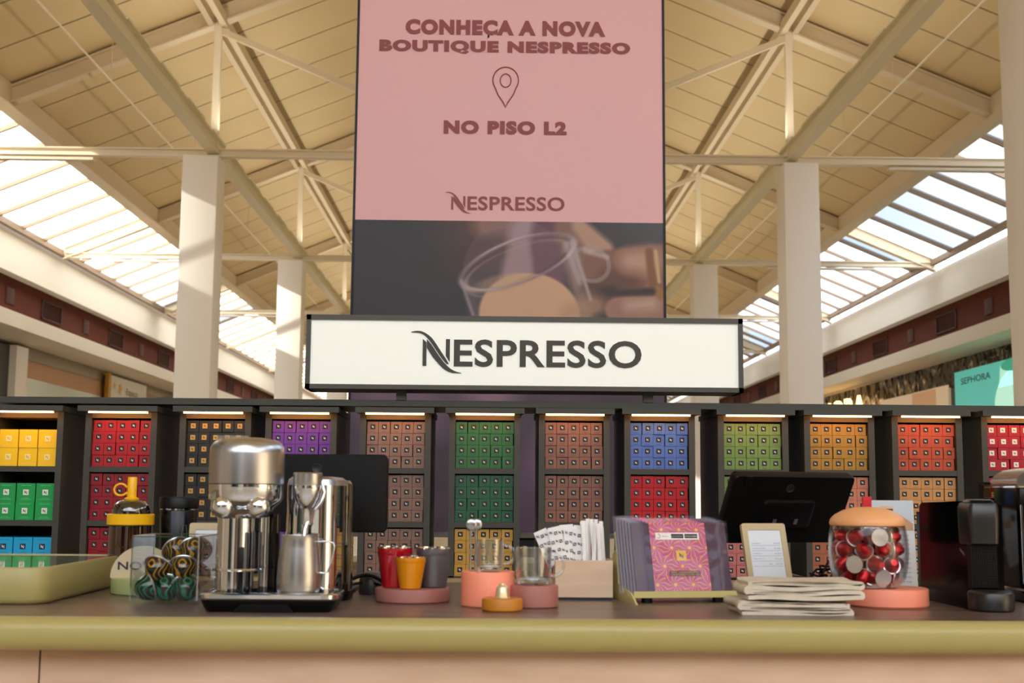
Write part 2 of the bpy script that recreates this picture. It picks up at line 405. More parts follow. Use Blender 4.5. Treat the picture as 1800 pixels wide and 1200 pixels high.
MB().box(-.04, .0, 0, 3.5, 2.6, 4.30).build('board', mat('poster white', (232, 226, 208), .5), p_, 0)
MB().box(-.05, .05, -.22, 0, 2.6, 4.34).build('gold_frame', mat('gold frame', (196, 150, 50), .35, .5), p_, 0)
def star(mb, cy, cz, rr, x):
    pts = [(cy+rr*(1 if i % 2 == 0 else .42)*math.sin(i*PI/5+.25), cz+rr*(1 if i % 2 == 0 else .42)*math.cos(i*PI/5+.25)) for i in range(10)]
    mb.add([(x, a, b) for a, b in pts]+[(x, cy, cz)], [(i, (i+1) % 10, 10) for i in range(10)])
q = MB(); star(q, .62, 3.45, .36, .012); star(q, .95, 4.0, .2, .012); star(q, .4, 4.05, .14, .012)
q.build('stars', mat('star gold', (235, 175, 50), .5), p_, 0)
def wall_text(mb, txt, y0, y1, z0, z1, x, flip, mi=0, bold=0, depth=0):
    m2 = MB(); m2.text(txt, 0, 1, z0, z1, 0, 0, bold)
    V = [((x), (y0+(1-v[0] if flip else v[0])*(y1-y0)), v[2]) for v in m2.V]; mb.add(V, m2.Fc, mi)
    if depth: mb.add([(a+depth, b, c) for a, b, c in V], m2.Fc, mi)
q = MB(); wall_text(q, 'Espaço', 1.5, 2.6, 3.84, 4.06, .012, False); wall_text(q, 'Cliente Estrela', .95, 3.3, 3.3, 3.6, .012, False)
q.build('lettering', mat('poster text', (130, 105, 70), .5), p_, 0)
n_ = thing('notice_board', 'pale grey notice board beside the loyalty poster', 'notice', (XL+.36, 39.3, 0))
MB().box(-.05, .05, 0, 3.8, 1.2, 4.25).build('board', mat('notice pale', (228, 222, 220), .5), n_, 0)
MB().box(.05, .06, .6, 1.1, 3.5, 3.75).build('print', mat('notice grey', (150, 150, 150), .5), n_, 0)

# ---------------------------------------- cosmetics shop along the right wall
XR = 10.5
c_ = thing('cosmetics_shopfront', 'glossy black shopfront with rippled mirror fascia at the right wall', 'shopfront', (XR, 0, 0))
mm = mat('rippled dark mirror', (70, 62, 52), .12, 1); T = mm.node_tree; nz2 = T.nodes.new('ShaderNodeTexNoise'); nz2.inputs['Scale'].default_value = 1.6
bp = T.nodes.new('ShaderNodeBump'); bp.inputs['Strength'].default_value = .8; bp.inputs['Distance'].default_value = .6
tcn = T.nodes.new('ShaderNodeTexCoord'); T.links.new(tcn.outputs['Object'], nz2.inputs['Vector'])
T.links.new(nz2.outputs['Fac'], bp.inputs['Height']); T.links.new(bp.outputs[0], T.nodes['Principled BSDF'].inputs['Normal'])
MB().box(-.1, .1, 19, 48, 3.78, 4.38).build('mirror_fascia', mm, c_, 0)
MB().box(-.06, .1, 19, 48, 0, 3.78).build('black_front', mat('shop black', (18, 17, 16), .15), c_, 0)
MB().box(-.12, -.04, 28.2, 33.2, 0, 3.85).build('display_window', mat('display beige', (214, 192, 158), .3, emit=.25), c_, 0)
MB().box(-.14, -.04, 29.0, 30.6, 0, 3.82).build('window_panel', mat('display tan', (206, 160, 118), .4, emit=.2), c_, 0)
sg = thing('cosmetics_sign', 'glowing warm white capital letters over the black shopfront on the right', 'sign', (XR-.28, 0, 0))
q = MB(); wall_text(q, 'SEPHORA', 34.1, 41.0, 3.36, 4.12, 0, True, bold=.01, depth=.05)
q.build('letters', mat('lit letters', (255, 226, 160), .5, emit=1.6), sg, 0)
q = MB()
for k in range(7): q.box(0.05, .13, 34.5+k*.97, 34.6+k*.97, 3.6, 3.7)
q.build('fixings', BLACK, sg, 0)
ad = thing('lit_advert_panel', 'glowing teal advert panel showing a pale cosmetic jar beside the black shopfront', 'advert', (XR-.34, 0, 0))
q = MB(); q.box(0, .08, 22, 27.2, 2.2, 4.02)
q.build('panel', mat('teal advert', (84, 196, 184), .4, emit=.32), ad, 0)
def ell(mb, cy, cz, ry, rzz, x, n=28): mb.add([(x, cy+ry*math.cos(2*PI*i/n), cz+rzz*math.sin(2*PI*i/n)) for i in range(n)], [tuple(range(n))])
q = MB(); ell(q, 24.0, 3.1, 1.05, .72, -.006); q.add([(-.006, 23.2, 3.5), (-.006, 24.8, 3.5), (-.006, 24.7, 3.92), (-.006, 23.3, 3.92)], [(0, 1, 2, 3)])
q.build('pictured_jar', mat('advert pale', (170, 220, 200), .4, emit=.6), ad, 0)
q = MB(); ell(q, 24.0, 3.9, .66, .13, -.012); q.build('pictured_opening', mat('advert deep', (40, 160, 130), .4, emit=.4), ad, 0)
q = MB(); wall_text(q, 'SEPHORA', 25.2, 26.8, 3.72, 3.86, -.012, True, bold=.01); q.build('lettering', mat('advert text', (20, 90, 90), .4), ad, 0)

# ============================================================ hanging banner panel behind the kiosk
BX0, BX1, BY = -.80, .985, 7.0
bn = thing('advertising_totem', 'tall advertising panel, pink above with red lettering, hand holding glass cup below', 'advertising panel', (0, BY, 0))
MB().box(BX0-.0, BX1, .012, .14, 1.06, 4.9).box(-.05, .25, .03, .12, .0, 1.06).box(-.35, .5, -.1, .25, 0, .03).build('casing', mat('totem black', (16, 14, 16), .4), bn, 0)
MB().box(BX0, BX1, -.002, .012, 1.06, 1.09).build('bottom_rim', BRUSH, bn, 0)
MB().box(BX0, BX0+.014, -.004, .012, 1.09, 4.9).box(BX1-.014, BX1, -.004, .012, 1.09, 4.9).build('side_rim', BLACK, bn, 0)
MB().box(BX0+.014, BX1-.014, 0, .012, 2.843, 4.9).build('pink_panel', mat('banner pink', (230, 180, 187), .45), bn, 0)
RED = mat('banner red brown', (142, 62, 60), .5)
q = MB()
# lettering: metres on the panel
q.text('CONHEÇA A NOVA', -.520, .641, 3.922, 4.033, -.003, bold=.068)
q.build('heading_text', RED, bn, 0); q = MB()
q.text('BOUTIQUE NESPRESSO', -.669, .786, 3.826, 3.908, -.003, bold=.068)
q.build('heading_text', RED, bn, 0); q = MB()
q.text('NO PISO L2', -.290, .4175, 3.35, 3.431, -.003, bold=.068)
q.build('floor_text', RED, bn, 0); q = MB()
wordmark(q, -.240, 2.906, .080, -.003)
q.build('word_mark', RED, bn, 0); q = MB()
px = .064; pz = 3.643   # map pin
outl = []
for i in range(25):
    a = math.radians(-35+250*i/24); outl.append((px+.074*math.cos(a), pz+.03+.078*math.sin(a)))
outl += [(px-.045, pz-.055), (px-.012, pz-.105), (px, pz-.132), (px+.012, pz-.105), (px+.045, pz-.055)]
q.tube([(a, -.003, b) for a, b in outl], .0035, 6, closed=True)
q.tube([(px+.031*math.cos(2*PI*i/24), -.003, pz+.028+.04*math.sin(2*PI*i/24)) for i in range(24)], .0032, 6, closed=True)
q.build('location_pin', RED, bn, 0)
# printed photograph of a hand and glass cup: colours of the print held on a fine grid
def printed_photo():
    # canvas in the print's own units: x 612..1172, y 388..960
    nx, ny = 300, 300
    X, Y = np.meshgrid(np.linspace(612, 1172, nx), np.linspace(388, 945, ny))
    img = np.zeros((ny, nx, 3)); img[:] = (38, 35, 40)
    def sm(d, w): return np.clip(.5-d/w, 0, 1)
    def put(mask, c): img[:] = img*(1-mask[..., None])+np.array(c)*mask[..., None]
    def el(cx, cy, rx, ry, ang=0, w=.15):
        a = math.radians(ang); dx, dy = X-cx, Y-cy
        p = (dx*math.cos(a)+dy*math.sin(a))/rx; q_ = (-dx*math.sin(a)+dy*math.cos(a))/ry
        return sm(np.sqrt(p*p+q_*q_)-1, w)
    def cap(x0, y0, x1, y1, r0, r1, w=6):
        dx, dy = x1-x0, y1-y0; L = dx*dx+dy*dy; t = np.clip(((X-x0)*dx+(Y-y0)*dy)/L, 0, 1)
        return sm(np.hypot(X-x0-t*dx, Y-y0-t*dy)-(r0+(r1-r0)*t), w)
    put(sm(1080-X, 160)*sm(Y-470, 120), (78, 76, 88))
    put(el(860, 410, 90, 70, 10, .9), (84, 46, 38)); put(el(868, 395, 42, 30, 0, .7), (158, 108, 98)); put(el(830, 450, 60, 22, -30, .8), (70, 34, 32))
    put(el(930, 430, 40, 70, 0, .5), (205, 170, 185)); put(el(965, 440, 36, 90, 0, .4), (112, 56, 84)); put(el(905, 480, 26, 50, 10, .6), (196, 160, 172))
    put(sm(690-Y, 30), (78, 56, 84)); put(el(820, 760, 60, 150, 30, .7), (150, 112, 140)); put(el(760, 800, 90, 120, -30, .8), (66, 50, 72))
    put(el(700, 720, 90, 60, 20, .8), (120, 88, 122)); put(el(980, 850, 60, 110, 15, .8), (128, 92, 132)); put(el(900, 900, 70, 60, 0, .8), (90, 64, 98)); put(el(1090, 780, 70, 120, 0, .8), (64, 44, 66))
    # fingers
    put(cap(1000, 400, 1040, 520, 26, 30, 14), (150, 105, 88)); put(cap(1020, 395, 1060, 440, 14, 22, 12), (205, 160, 138))
    put(cap(1060, 480, 1170, 470, 40, 44, 8), (150, 98, 80)); put(cap(1075, 492, 1110, 500, 20, 20, 26), (112, 66, 50)); put(cap(1112, 458, 1146, 458, 20, 24, 30), (212, 164, 142))
    put(cap(1040, 520, 1120, 540, 26, 26, 12), (96, 60, 44)); put(cap(1090, 548, 1170, 544, 24, 30, 7), (176, 126, 110)); put(cap(1110, 540, 1150, 536, 10, 12, 22), (214, 172, 156))
    put(cap(1150, 505, 1168, 520, 9, 9, 6), (176, 118, 42)); put(cap(1146, 440, 1152, 500, 7, 8, 6), (150, 92, 44)); put(cap(1158, 440, 1164, 496, 3, 3, 4), (226, 190, 130))
    put(cap(1080, 518, 1150, 514, 4, 7, 8), (48, 28, 26)); put(cap(1056, 520, 1078, 512, 10, 8, 12), (60, 34, 30))
    # glass body
    body = cap(905, 480, 935, 640, 96, 84, 5)*sm(Y-695, 8)*.34; put(body, (140, 116, 132)); put(cap(820, 505, 842, 600, 12, 10, 14)*.55, (110, 88, 112)); put(cap(1004, 440, 1030, 560, 13, 10, 14)*.5, (176, 156, 168))
    put(el(930, 560, 92, 78, 8, .06)*sm(483-Y, 5)*sm(Y-690, 14), (232, 184, 146)); put(cap(1010, 560, 1046, 540, 26, 20, 24)*.7, (206, 160, 128))
    put(el(880, 500, 50, 14, -12, .5)*.5, (214, 176, 140))
    def ring(cx, cy, rx, ry, ang, th, c, k=.8):
        a = math.radians(ang); dx, dy = X-cx, Y-cy
        p = (dx*math.cos(a)+dy*math.sin(a))/rx; q_ = (-dx*math.sin(a)+dy*math.cos(a))/ry
        put(sm(abs(np.sqrt(p*p+q_*q_)-1)-th, .05)*k, c)
    def arc(cx, cy, rx, ry, ang, th, c, k, f, ph):
        a = math.radians(ang); dx, dy = X-cx, Y-cy
        p = (dx*math.cos(a)+dy*math.sin(a))/rx; q_ = (-dx*math.sin(a)+dy*math.cos(a))/ry
        t = np.arctan2(q_, p); put(sm(abs(np.sqrt(p*p+q_*q_)-1)-th, .09)*k*np.clip(.5+.5*np.sin(f*t+ph), 0, 1), c)
    arc(908, 462, 108, 38, -21, .06, (150, 128, 142), .75, 0, 1.57); arc(908, 464, 100, 31, -21, .05, (70, 48, 60), .55, 2, .5)
    arc(908, 461, 109, 39, -21, .035, (226, 212, 220), .95, 3, .4); arc(906, 472, 98, 34, -21, .03, (206, 168, 140), .6, 1, -1.8)
    arc(912, 474, 104, 40, -21, .03, (206, 192, 204), .5, 2, 2.4)
    put(cap(806, 498, 828, 560, 3, 3, 5)*.8, (176, 156, 172)); put(cap(1006, 425, 1040, 530, 4, 3, 5)*.8, (200, 184, 196)); put(cap(996, 430, 1020, 500, 6, 3, 8)*.5, (226, 214, 220))
    ring(1040, 465, 34, 30, 30, .12, (186, 166, 176), .6); put(cap(1030, 440, 1070, 452, 5, 4, 6)*.7, (214, 198, 204))
    ring(945, 655, 70, 34, 0, .1, (196, 186, 196), .7)
    return X, Y, img, nx, ny
X, Y, img, nx, ny = printed_photo()
u_ = np.linspace(BX0+.014, BX1-.014, nx); v_ = np.linspace(2.843, 1.09, ny)
me = bpy.data.meshes.new('printed_photo')
VV = [(float(u_[i]), 0.0, float(v_[j])) for j in range(ny) for i in range(nx)]
FF = [(j*nx+i, (j+1)*nx+i, (j+1)*nx+i+1, j*nx+i+1) for j in range(ny-1) for i in range(nx-1)]
me.from_pydata(VV, [], FF); ca = me.color_attributes.new('print', 'FLOAT_COLOR', 'POINT')
ci = img/255.; ci = np.where(ci <= .04045, ci/12.92, ((ci+.055)/1.055)**2.4)
buf = np.ones((nx*ny, 4), dtype=np.float32); buf[:, :3] = np.clip((ci.reshape(-1, 3)*.66+ci.reshape(-1, 3).mean(1, keepdims=True)*.08), 0, 1); ca.data.foreach_set('color', buf.ravel())
mp_ = mat('banner print', (128, 128, 128), .45); at = mp_.node_tree.nodes.new('ShaderNodeAttribute'); at.attribute_name = 'print'
mp_.node_tree.links.new(at.outputs['Color'], mp_.node_tree.nodes['Principled BSDF'].inputs['Base Color']); me.materials.append(mp_)
po = bpy.data.objects.new('printed_photo', me); COL.objects.link(po); po.parent = bn

# ============================================================ lit sign box over the kiosk
sb = thing('lightbox_sign', 'long illuminated white sign box with dark lettering in a grey frame above the towers', 'sign', (.115, 4.3, 0))
hw, z0s, z1s, dp = .757, 1.655, 1.912, .17
SF = mat('sign frame grey', (72, 71, 63), .45)
q = MB(); q.box(-hw, hw, 0, dp, z0s, z0s+.016); q.box(-hw, hw, 0, dp, z1s-.018, z1s); q.box(-hw, -hw+.016, 0, dp, z0s, z1s); q.box(hw-.016, hw, 0, dp, z0s, z1s); q.box(-hw, hw, dp-.01, dp, z0s, z1s)
q.build('frame', SF, sb, 0)
MB().box(-hw+.016, hw-.016, .008, .014, z0s+.016, z1s-.018).build('lit_face', mat('lit acrylic', (238, 242, 236), .4, emit=.2), sb, 0)
q = MB(); wordmark(q, -.354, 1.737, .0938, .0045, depth=.003); q.build('lettering', mat('sign lettering', (60, 58, 50), .5), sb, 0)
for x in (-.43, .435): MB().box(x-.017, x+.017, .06, .10, 1.62, z0s).build('post', SF, sb, 0)

# ============================================================ display towers with their boxes
BW, BH, BD, PX, PZ, PB = .0385, .0390, .235, .0397, .0399, .1835
TY = 4.33
TOW = [(1, -1.592), (2, -1.2719), (3, -.9492), (4, -.6549), (5, -.3296), (6, -.0212), (7, .288), (8, .5839), (9, .9084), (10, 1.2087), (11, 1.5148), (12, 1.8276)]
TN = {1: 'far left tower of large boxes', 2: 'red-stocked tower second from left', 3: 'black and gold tower third from left', 4: 'purple-topped tower', 5: 'brown-stocked tower left of the green one', 6: 'green-stocked middle tower', 7: 'copper-stocked tower right of the green one', 8: 'blue-topped tower', 9: 'olive-topped tower above the right till', 10: 'gold-topped tower right of the till', 11: 'orange-topped tower', 12: 'red tower at the right edge'}
SHORT = {1: 'large-box tower', 2: 'all-red tower', 3: 'black and gold tower', 4: 'purple-topped tower', 5: 'brown tower', 6: 'green tower', 7: 'copper tower', 8: 'blue-topped tower', 9: 'olive-topped tower', 10: 'gold-topped tower', 11: 'orange-topped tower', 12: 'far right red tower'}
LED = mat('warm light strip', (255, 176, 100), .5, emit=13)
HEAD = mat('tower header panel', (112, 98, 82), .5)
ZT = lambda x: 1.5475+.0037*x
def make_tower():
    t = thing('display_tower', '', 'display tower')
    b0 = -.5262  # bottom relative to the top of the boxes
    q = MB()
    for s in (-1, 1): q.box(s*.1225 if s < 0 else .1015, s*-.0+(-.1015 if s < 0 else .1225), 0, .37, b0, .045)
    q.build('side_panels', [DK], t, 0)
    MB().box(-.1015, .1015, .255, .27, b0, .03).build('back_panel', DKI, t, 0)
    for k in range(1, 3):
        MB().box(-.1015, .1015, .002, .255, -k*PB+.0045, -k*PB+.0235).build('shelf', DK, t, 0)
    MB().box(-.1015, .1015, .002, .255, b0-.004, b0+.0).build('shelf', DK, t, 0)
    MB().box(-.1015, .1015, .002, .255, .006, .026).build('header', HEAD, t, 0)
    q = MB(); h = [(-.135, -.052), (.135, -.052), (.128, .05), (.128, .37), (-.128, .37), (-.128, .05)]
    q.prism(h, .026, .045, axis='z'); q.build('hood', DK, t, 0)
    MB().box(-.1, .1, -.046, -.036, .0205, .026).build('light_strip', LED, t, 0)
    # outer side wings, a shade browner, seen beside the front frames
    return t
def copy_tree(o, parent=None):
    c = o.copy(); COL.objects.link(c)
    if parent is not None: c.parent = parent
    for ch in [x for x in COL.objects if x.parent == o]: copy_tree(ch, c)
    return c
tw0 = make_tower()
for i, (n, x) in enumerate(TOW):
    t = tw0 if i == 0 else copy_tree(tw0)
    t.location = (x, TY, ZT(x)); t['label'] = 'dark grey display tower: '+TN[n]; t['group'] = 'display towers in a row behind the counter'
bc = thing('rear_counter', 'dark wood plinth counter with olive edge carrying the display towers', 'counter', (0, 0, 0))
MB().box(-2.2, 2.2, 4.27, 4.75, .985, 1.0155).build('countertop', mat('rear top edge', (166, 146, 108), .5), bc, 0)
MB().box(-2.2, 2.2, 4.30, 4.72, 0, .985).build('body', mat('rear body brown', (110, 92, 76), .5), bc, 0)
rl = thing('top_rail', 'long dark grey rail running across the tops of the towers', 'rail', (0, 0, 0))
MB().box(-1.76, 2.12, 4.36, 4.70, 1.600, 1.622).build('rail_bar', DK, rl, 0)

# boxes
CL = {'red': (174, 14, 26), 'dark red': (148, 12, 32), 'black': (34, 30, 26), 'purple': (112, 52, 158), 'brown': (136, 104, 90), 'bright green': (42, 104, 50), 'green': (28, 92, 58), 'gold': (196, 150, 62),
      'copper brown': (138, 94, 78), 'blue': (82, 114, 190), 'scarlet': (190, 14, 26), 'coral': (200, 70, 64), 'olive green': (116, 146, 72), 'rose': (196, 116, 112), 'ochre gold': (176, 130, 40), 'salmon': (206, 128, 100), 'copper': (170, 100, 66),
      'orange': (188, 76, 44), 'tan gold': (206, 150, 92), 'ruby': (170, 12, 38)}
BAYC = {2: ('red', 'dark red', 'dark red'), 3: ('black',)*3, 4: ('purple',)*3, 5: ('brown',)*3, 6: ('bright green', 'green', 'gold'), 7: ('copper brown', 'copper brown', 'coral'), 8: ('blue', 'scarlet', 'scarlet'),
        9: ('olive green', 'olive green', 'rose'), 10: ('ochre gold', 'salmon', 'copper'), 11: ('orange', 'tan gold', 'tan gold'), 12: ('ruby',)*3}
MASK = {(2, 0): 0xfffff, (2, 1): 0x18ef7, (2, 2): 0x63, (3, 0): 0x18c7f, (3, 1): 0x10863, (3, 2): 0x0, (4, 0): 0x73df, (4, 1): 0x0, (4, 2): 0x0, (5, 0): 0xe7fff, (5, 1): 0xe739c, (5, 2): 0x3d, (6, 0): 0xfffff, (6, 1): 0xeffff, (6, 2): 0x8439, (7, 0): 0xfffff, (7, 1): 0xe7fff, (7, 2): 0x0, (8, 0): 0xfffff, (8, 1): 0x7fff, (8, 2): 0x0, (9, 0): 0xfffff, (9, 1): 0x0, (9, 2): 0x0, (10, 0): 0xfffff, (10, 1): 0x210, (10, 2): 0x8420, (11, 0): 0xfffff, (11, 1): 0x1f, (11, 2): 0x0, (12, 0): 0x39ce7, (12, 1): 0x0, (12, 2): 0x0}
def cbox(mb, cx, y, z0, off, lab, nn, d=BD):
    """sleeve box: body, label square and N mark; off = first material index"""
    mb.box(cx-BW/2, cx+BW/2, y, y+d, z0, z0+BH, off)
    cz = z0+BH*.54; h = .0084
    mb.flat([(cx-h, cz-h), (cx+h, cz-h), (cx+h, cz+h), (cx-h, cz+h)], y-.0004, lab)
    mini_n(mb, cx, cz, .0100, y-.0007, nn)
    mb.flat([(cx-.009, z0+.004), (cx+.009, z0+.004), (cx+.009, z0+.0052), (cx-.009, z0+.0052)], y-.0004, off+1)
LBG = mat('gold print', (214, 166, 88), .35, .4)
PM = {}
for c, rgb in CL.items():
    PM[c] = (mat('carton '+c, rgb, .38, .0, coat=.15), mat('carton print '+c, tuple(int(v*.62) for v in rgb), .5))
proto = {}
stuff = MB(); smats = [KPRINT, WPRINT, LBG]+[m for c in CL for m in PM[c]]; soff = {c: 3+2*i for i, c in enumerate(CL)}
def labs(n):
    return (LBG, KPRINT) if n == 3 else ((WPRINT, KPRINT) if n == 12 else (KPRINT, WPRINT))
ROWN = ['top', 'second', 'third', 'bottom']; COLN = ['first', 'second', 'third', 'fourth', 'fifth']; BAYN = ['top', 'middle', 'bottom']
for n, x in TOW[1:]:
    for b in range(3):
        c = BAYC[n][b]; zt = ZT(x)-b*PB; rc = random.Random(n*10+b)
        for rr in range(4):
            gap = rc.choice([None, None, 0, 1, 2, 3, 3]); lean = rc.uniform(-.0006, .0006)
            for cc in range(5):
                dx = lean+(-.0008 if gap is None or cc <= gap else .0012)+rc.uniform(-.0002, .0002); dy = rc.uniform(-.003, .004)
                cx = x+(cc-2)*PX+dx; z0 = zt-(rr+1)*PZ+(.0002); y = TY+.016+dy
                if MASK[n, b] >> (rr*5+cc) & 1:
                    key = (c, n in (3, 12) and n)
                    if key not in proto:
                        m = MB(); cbox(m, 0, 0, 0, 0, 2, 3); A, B = labs(n); proto[key] = m.mesh('coffee_box', [PM[c][0], PM[c][1], A, B], 0)
                    o = bpy.data.objects.new('coffee_box', proto[key]); COL.objects.link(o); o.location = (cx, y, z0)
                    tag(o, '%s coffee box, %s in the %s row of the %s bay, %s' % (c, COLN[cc], ROWN[rr], BAYN[b], SHORT[n]), 'coffee box', 'small coffee boxes stacked in the display towers')
                else:
                    A, B = labs(n); ix = {id(KPRINT): 0, id(WPRINT): 1, id(LBG): 2}
                    cbox(stuff, cx, y, z0, soff[c], ix[id(A)], ix[id(B)])
o = stuff.build('coffee_boxes', smats, smooth=0); tag(o, 'other small coffee boxes, mostly hidden behind the items on the counter', 'coffee boxes', 'small coffee boxes stacked in the display towers', 'stuff')
# large boxes of the left tower
VC = [('yellow', (255, 208, 4)), ('green', (20, 160, 78)), ('sky blue', (28, 168, 220))]
for b, (cn, rgb) in enumerate(VC):
    m = MB(); w = .0625
    m.box(-w/2, w/2, 0, .19, 0, w, 0)
    m.flat([(-.0095, .022), (.0095, .022), (.0095, .041), (-.0095, .041)], -.0004, 1); mini_n(m, 0, .0315, .014, -.0008, 2)
    if b: m.text('VERTUO', -.018, .018, w-.0095, w-.0065, -.0006, 3)
    m.text('CAPSULES ESPRESSO', -.019, .019, .006, .0085, -.0006, 3); m.text('COFFEE', -.012, .012, .0105, .0125, -.0006, 3)
    pr = mat('large print %s' % cn, (255, 225, 120) if b == 0 else ((150, 225, 170) if b == 1 else (20, 90, 150)), .5)
    me = m.mesh('large_coffee_box', [mat('carton large '+cn, rgb, .4), (mat('pale yellow label', (255, 236, 170), .5) if b == 0 else (WPRINT if b == 1 else mat('navy label', (16, 28, 70), .5))), (mat('gold yellow mark', (225, 180, 60), .5) if b == 0 else (mat('green mark', (20, 100, 60), .5) if b == 1 else WPRINT)), pr], 0)
    for rr in range(2):
        for cc in range(3):
            x = TOW[0][1]; o = bpy.data.objects.new('large_coffee_box', me); COL.objects.link(o)
            o.location = (x+.0005+(cc-1)*.0664, TY+.015+rnd.uniform(-.002, .003), ZT(x)-b*PB-.1596+rr*.0628); o.rotation_euler = (0, 0, rnd.uniform(-.008, .008))
            tag(o, 'large %s coffee box, %s in the %s row of far left tower' % (cn, COLN[cc], 'lower' if rr == 0 else 'upper'), 'coffee box', 'large coffee boxes in the far left tower')
# counter added behind the towers; pale green stands for shop lights seen through gaps
dc = thing('lights_stand_in', 'added low pale green counter standing in for shop lights behind the towers', 'counter', (0, 5.6, 0))
MB().box(-2.4, 2.4, 0, .5, 0, .93, bev=.02).build('body', mat('pale green panel', (176, 190, 140), .5), dc)
MB().box(-2.4, 2.4, .02, .5, .95, 1.0, bev=.008).build('countertop', mat('case top', (206, 206, 190), .3), dc)

# ============================================================ the front counter
CZ = 1.065
fc = thing('front_counter', 'long counter with dark wood top, rounded olive green edge and pale wood front', 'counter', (0, 0, 0))
WT = mat('dark wood laminate', (122, 106, 98), .3, noise=((96, 78, 68), 2.2, (1.2, 9, 9)))
# front edge from the left (x=-2.2) to the right, rounded
def cf(x): return 2.392+.016*x
ed = MB(); prof = [(.03, 0.0), (.012, -.0025), (.003, -.010), (0, -.020), (0, -.030), (.004, -.045), (.012, -.055), (.022, -.061), (.05, -.062)]
xs = [-2.4, 2.6]; V = []; 
for x in xs:
    for (dy, dz) in prof: V.append((x, cf(x)+dy, CZ+dz+.0005))
nP = len(prof); ed.add(V, [(i, i+1, nP+i+1, nP+i) for i in range(nP-1)])
ed.build('edge', OLIVE, fc, 60)
q = MB(); q.add([(-2.4, cf(-2.4)+.028, CZ), (2.6, cf(2.6)+.028, CZ), (2.6, 3.46, CZ), (-2.4, 3.36, CZ), (-2.4, cf(-2.4)+.028, CZ-.05), (2.6, cf(2.6)+.028, CZ-.05), (2.6, 3.46, CZ-.05), (-2.4, 3.36, CZ-.05)],
      [(0, 1, 2, 3), (7, 6, 5, 4), (3, 2, 6, 7), (0, 3, 7, 4), (1, 5, 6, 2)])
q.build('countertop', WT, fc, 0)
PW = mat('pale wood front', (218, 188, 164), .5, noise=((200, 168, 142), 1.6, (2, 2, 10)))
q = MB(); q.box(-2.4, -.862, 2.47, 2.49, .05, CZ-.062); q.box(-.858, 2.6, 2.47, 2.49, .05, CZ-.062); q.build('front_panel', PW, fc, 0)
MB().box(-2.4, 2.6, 2.495, 3.3, 0, CZ-.05).build('carcass', mat('carcass brown', (96, 70, 52), .6), fc, 0)

# ============================================================ things on the front counter
def C(x, y, dz=0): return (x, y, CZ+dz)
# ---- olive tray with a glass top
t = thing('display_tray', 'olive green rounded tray with glass lid at the left end of the counter', 'tray', C(-1.30, 2.62))
def rrect(x0, x1, y0, y1, r, n=7):
    P = []
    for (cx, cy, a0) in ((x1-r, y0+r, -90), (x1-r, y1-r, 0), (x0+r, y1-r, 90), (x0+r, y0+r, 180)):
        for i in range(n+1): a = math.radians(a0+90*i/n); P.append((cx+r*math.cos(a), cy+r*math.sin(a)))
    return P
def rbody(mb, x0, x1, y0, y1, r, levels, mi=0, cap0=True, cap1=True):
    """rounded-rectangle body; levels = [(z, inset)]"""
    n0 = None; V = []; Fc = []
    for (z, ins) in levels:
        P = rrect(x0+ins, x1-ins, y0+ins, y1-ins, max(r-ins, .0008)); N = len(P); V += [(a, b, z) for a, b in P]
    for l in range(len(levels)-1):
        for i in range(N): Fc.append((l*N+i, l*N+(i+1) % N, (l+1)*N+(i+1) % N, (l+1)*N+i))
    if cap0: Fc.append(tuple(range(N-1, -1, -1)))
    if cap1: Fc.append(tuple((len(levels)-1)*N+i for i in range(N)))
    return mb.add(V, Fc, mi)
rbody(MB(), -.24, .383, .02, .60, .055, [(.0, .012), (.004, .006), (.012, .003), (.072, 0), (.076, .003), (.076, .010), (.066, .012)]).build('body', OLIVE, t)
rbody(MB(), -.24, .383, .02, .60, .055, [(.0665, .0125), (.074, .0125)]).build('glass_lid', mat('grey glass lid', (150, 165, 150), .04, coat=.5), t)
# ---- green podium with NOVO
t = thing('round_riser', 'pale sage green round riser carrying the NOVO sign', 'riser', C(-.765, 2.985), group=None)
MB().disc(.115, 0, .036).build('base', mat('sage green', (166, 178, 122), .45), t)
t = thing('novo_sign', 'cream half-round sign reading NOVO on the sage green riser', 'sign', C(-.800, 2.945, .0362))
pts = [(.075*math.cos(a), .073*math.sin(a)) for a in [PI*i/28 for i in range(29)]]
MB().prism(pts, 0, .009).build('board', mat('novo cream', (214, 196, 160), .5), t, 30)
MB().text('NOVO', -.058, .050, .018, .037, -.0006, bold=.02).build('lettering', mat('novo navy', (48, 46, 62), .5), t, 0)
# ---- yellow capped bottle
t = thing('sipper_bottle', 'clear drinking bottle with yellow collar and yellow spout behind the NOVO sign', 'bottle', C(-.905, 3.20))
SMK = thin_glass('smoky bottle glass', (150, 128, 112), .10, .6)
MB().lathe([(0, .003), (.046, .003), (.052, .010), (.052, .148)], n=44).build('body', SMK, t)
MB().lathe([(.055, .150), (.058, .152), (.058, .176), (.055, .178), (.046, .178), (.046, .150), (.055, .150)], n=48).build('collar', mat('bright yellow plastic', (250, 190, 8), .35), t)
MB().lathe([(.047, .178), (.047, .186), (.043, .200), (.034, .209), (.018, .213), (0, .213)], n=44).build('dome', thin_glass('dark dome', (120, 96, 84), .14, .8), t)
sp_ = MB().lathe([(0, .211), (.018, .211), (.019, .216), (.0115, .220), (.0115, .268), (.0105, .270), (0, .270)], n=28).build('spout', MATS['bright yellow plastic'], t)
MB().tube([(-.012-.0165+.0165*math.cos(a), 0, .238+.0145*math.sin(a)+(.0 if a else 0)) for a in [PI*.12+2*PI*.86*i/26 for i in range(27)]]+[(-.012, 0, .227)], .0028, 10).build('loop', MATS['bright yellow plastic'], sp_)
MB().tube([(.002, 0, .012), (.002, 0, .206)], .005, 10).build('straw', mat('amber straw', (190, 120, 60), .4), t)
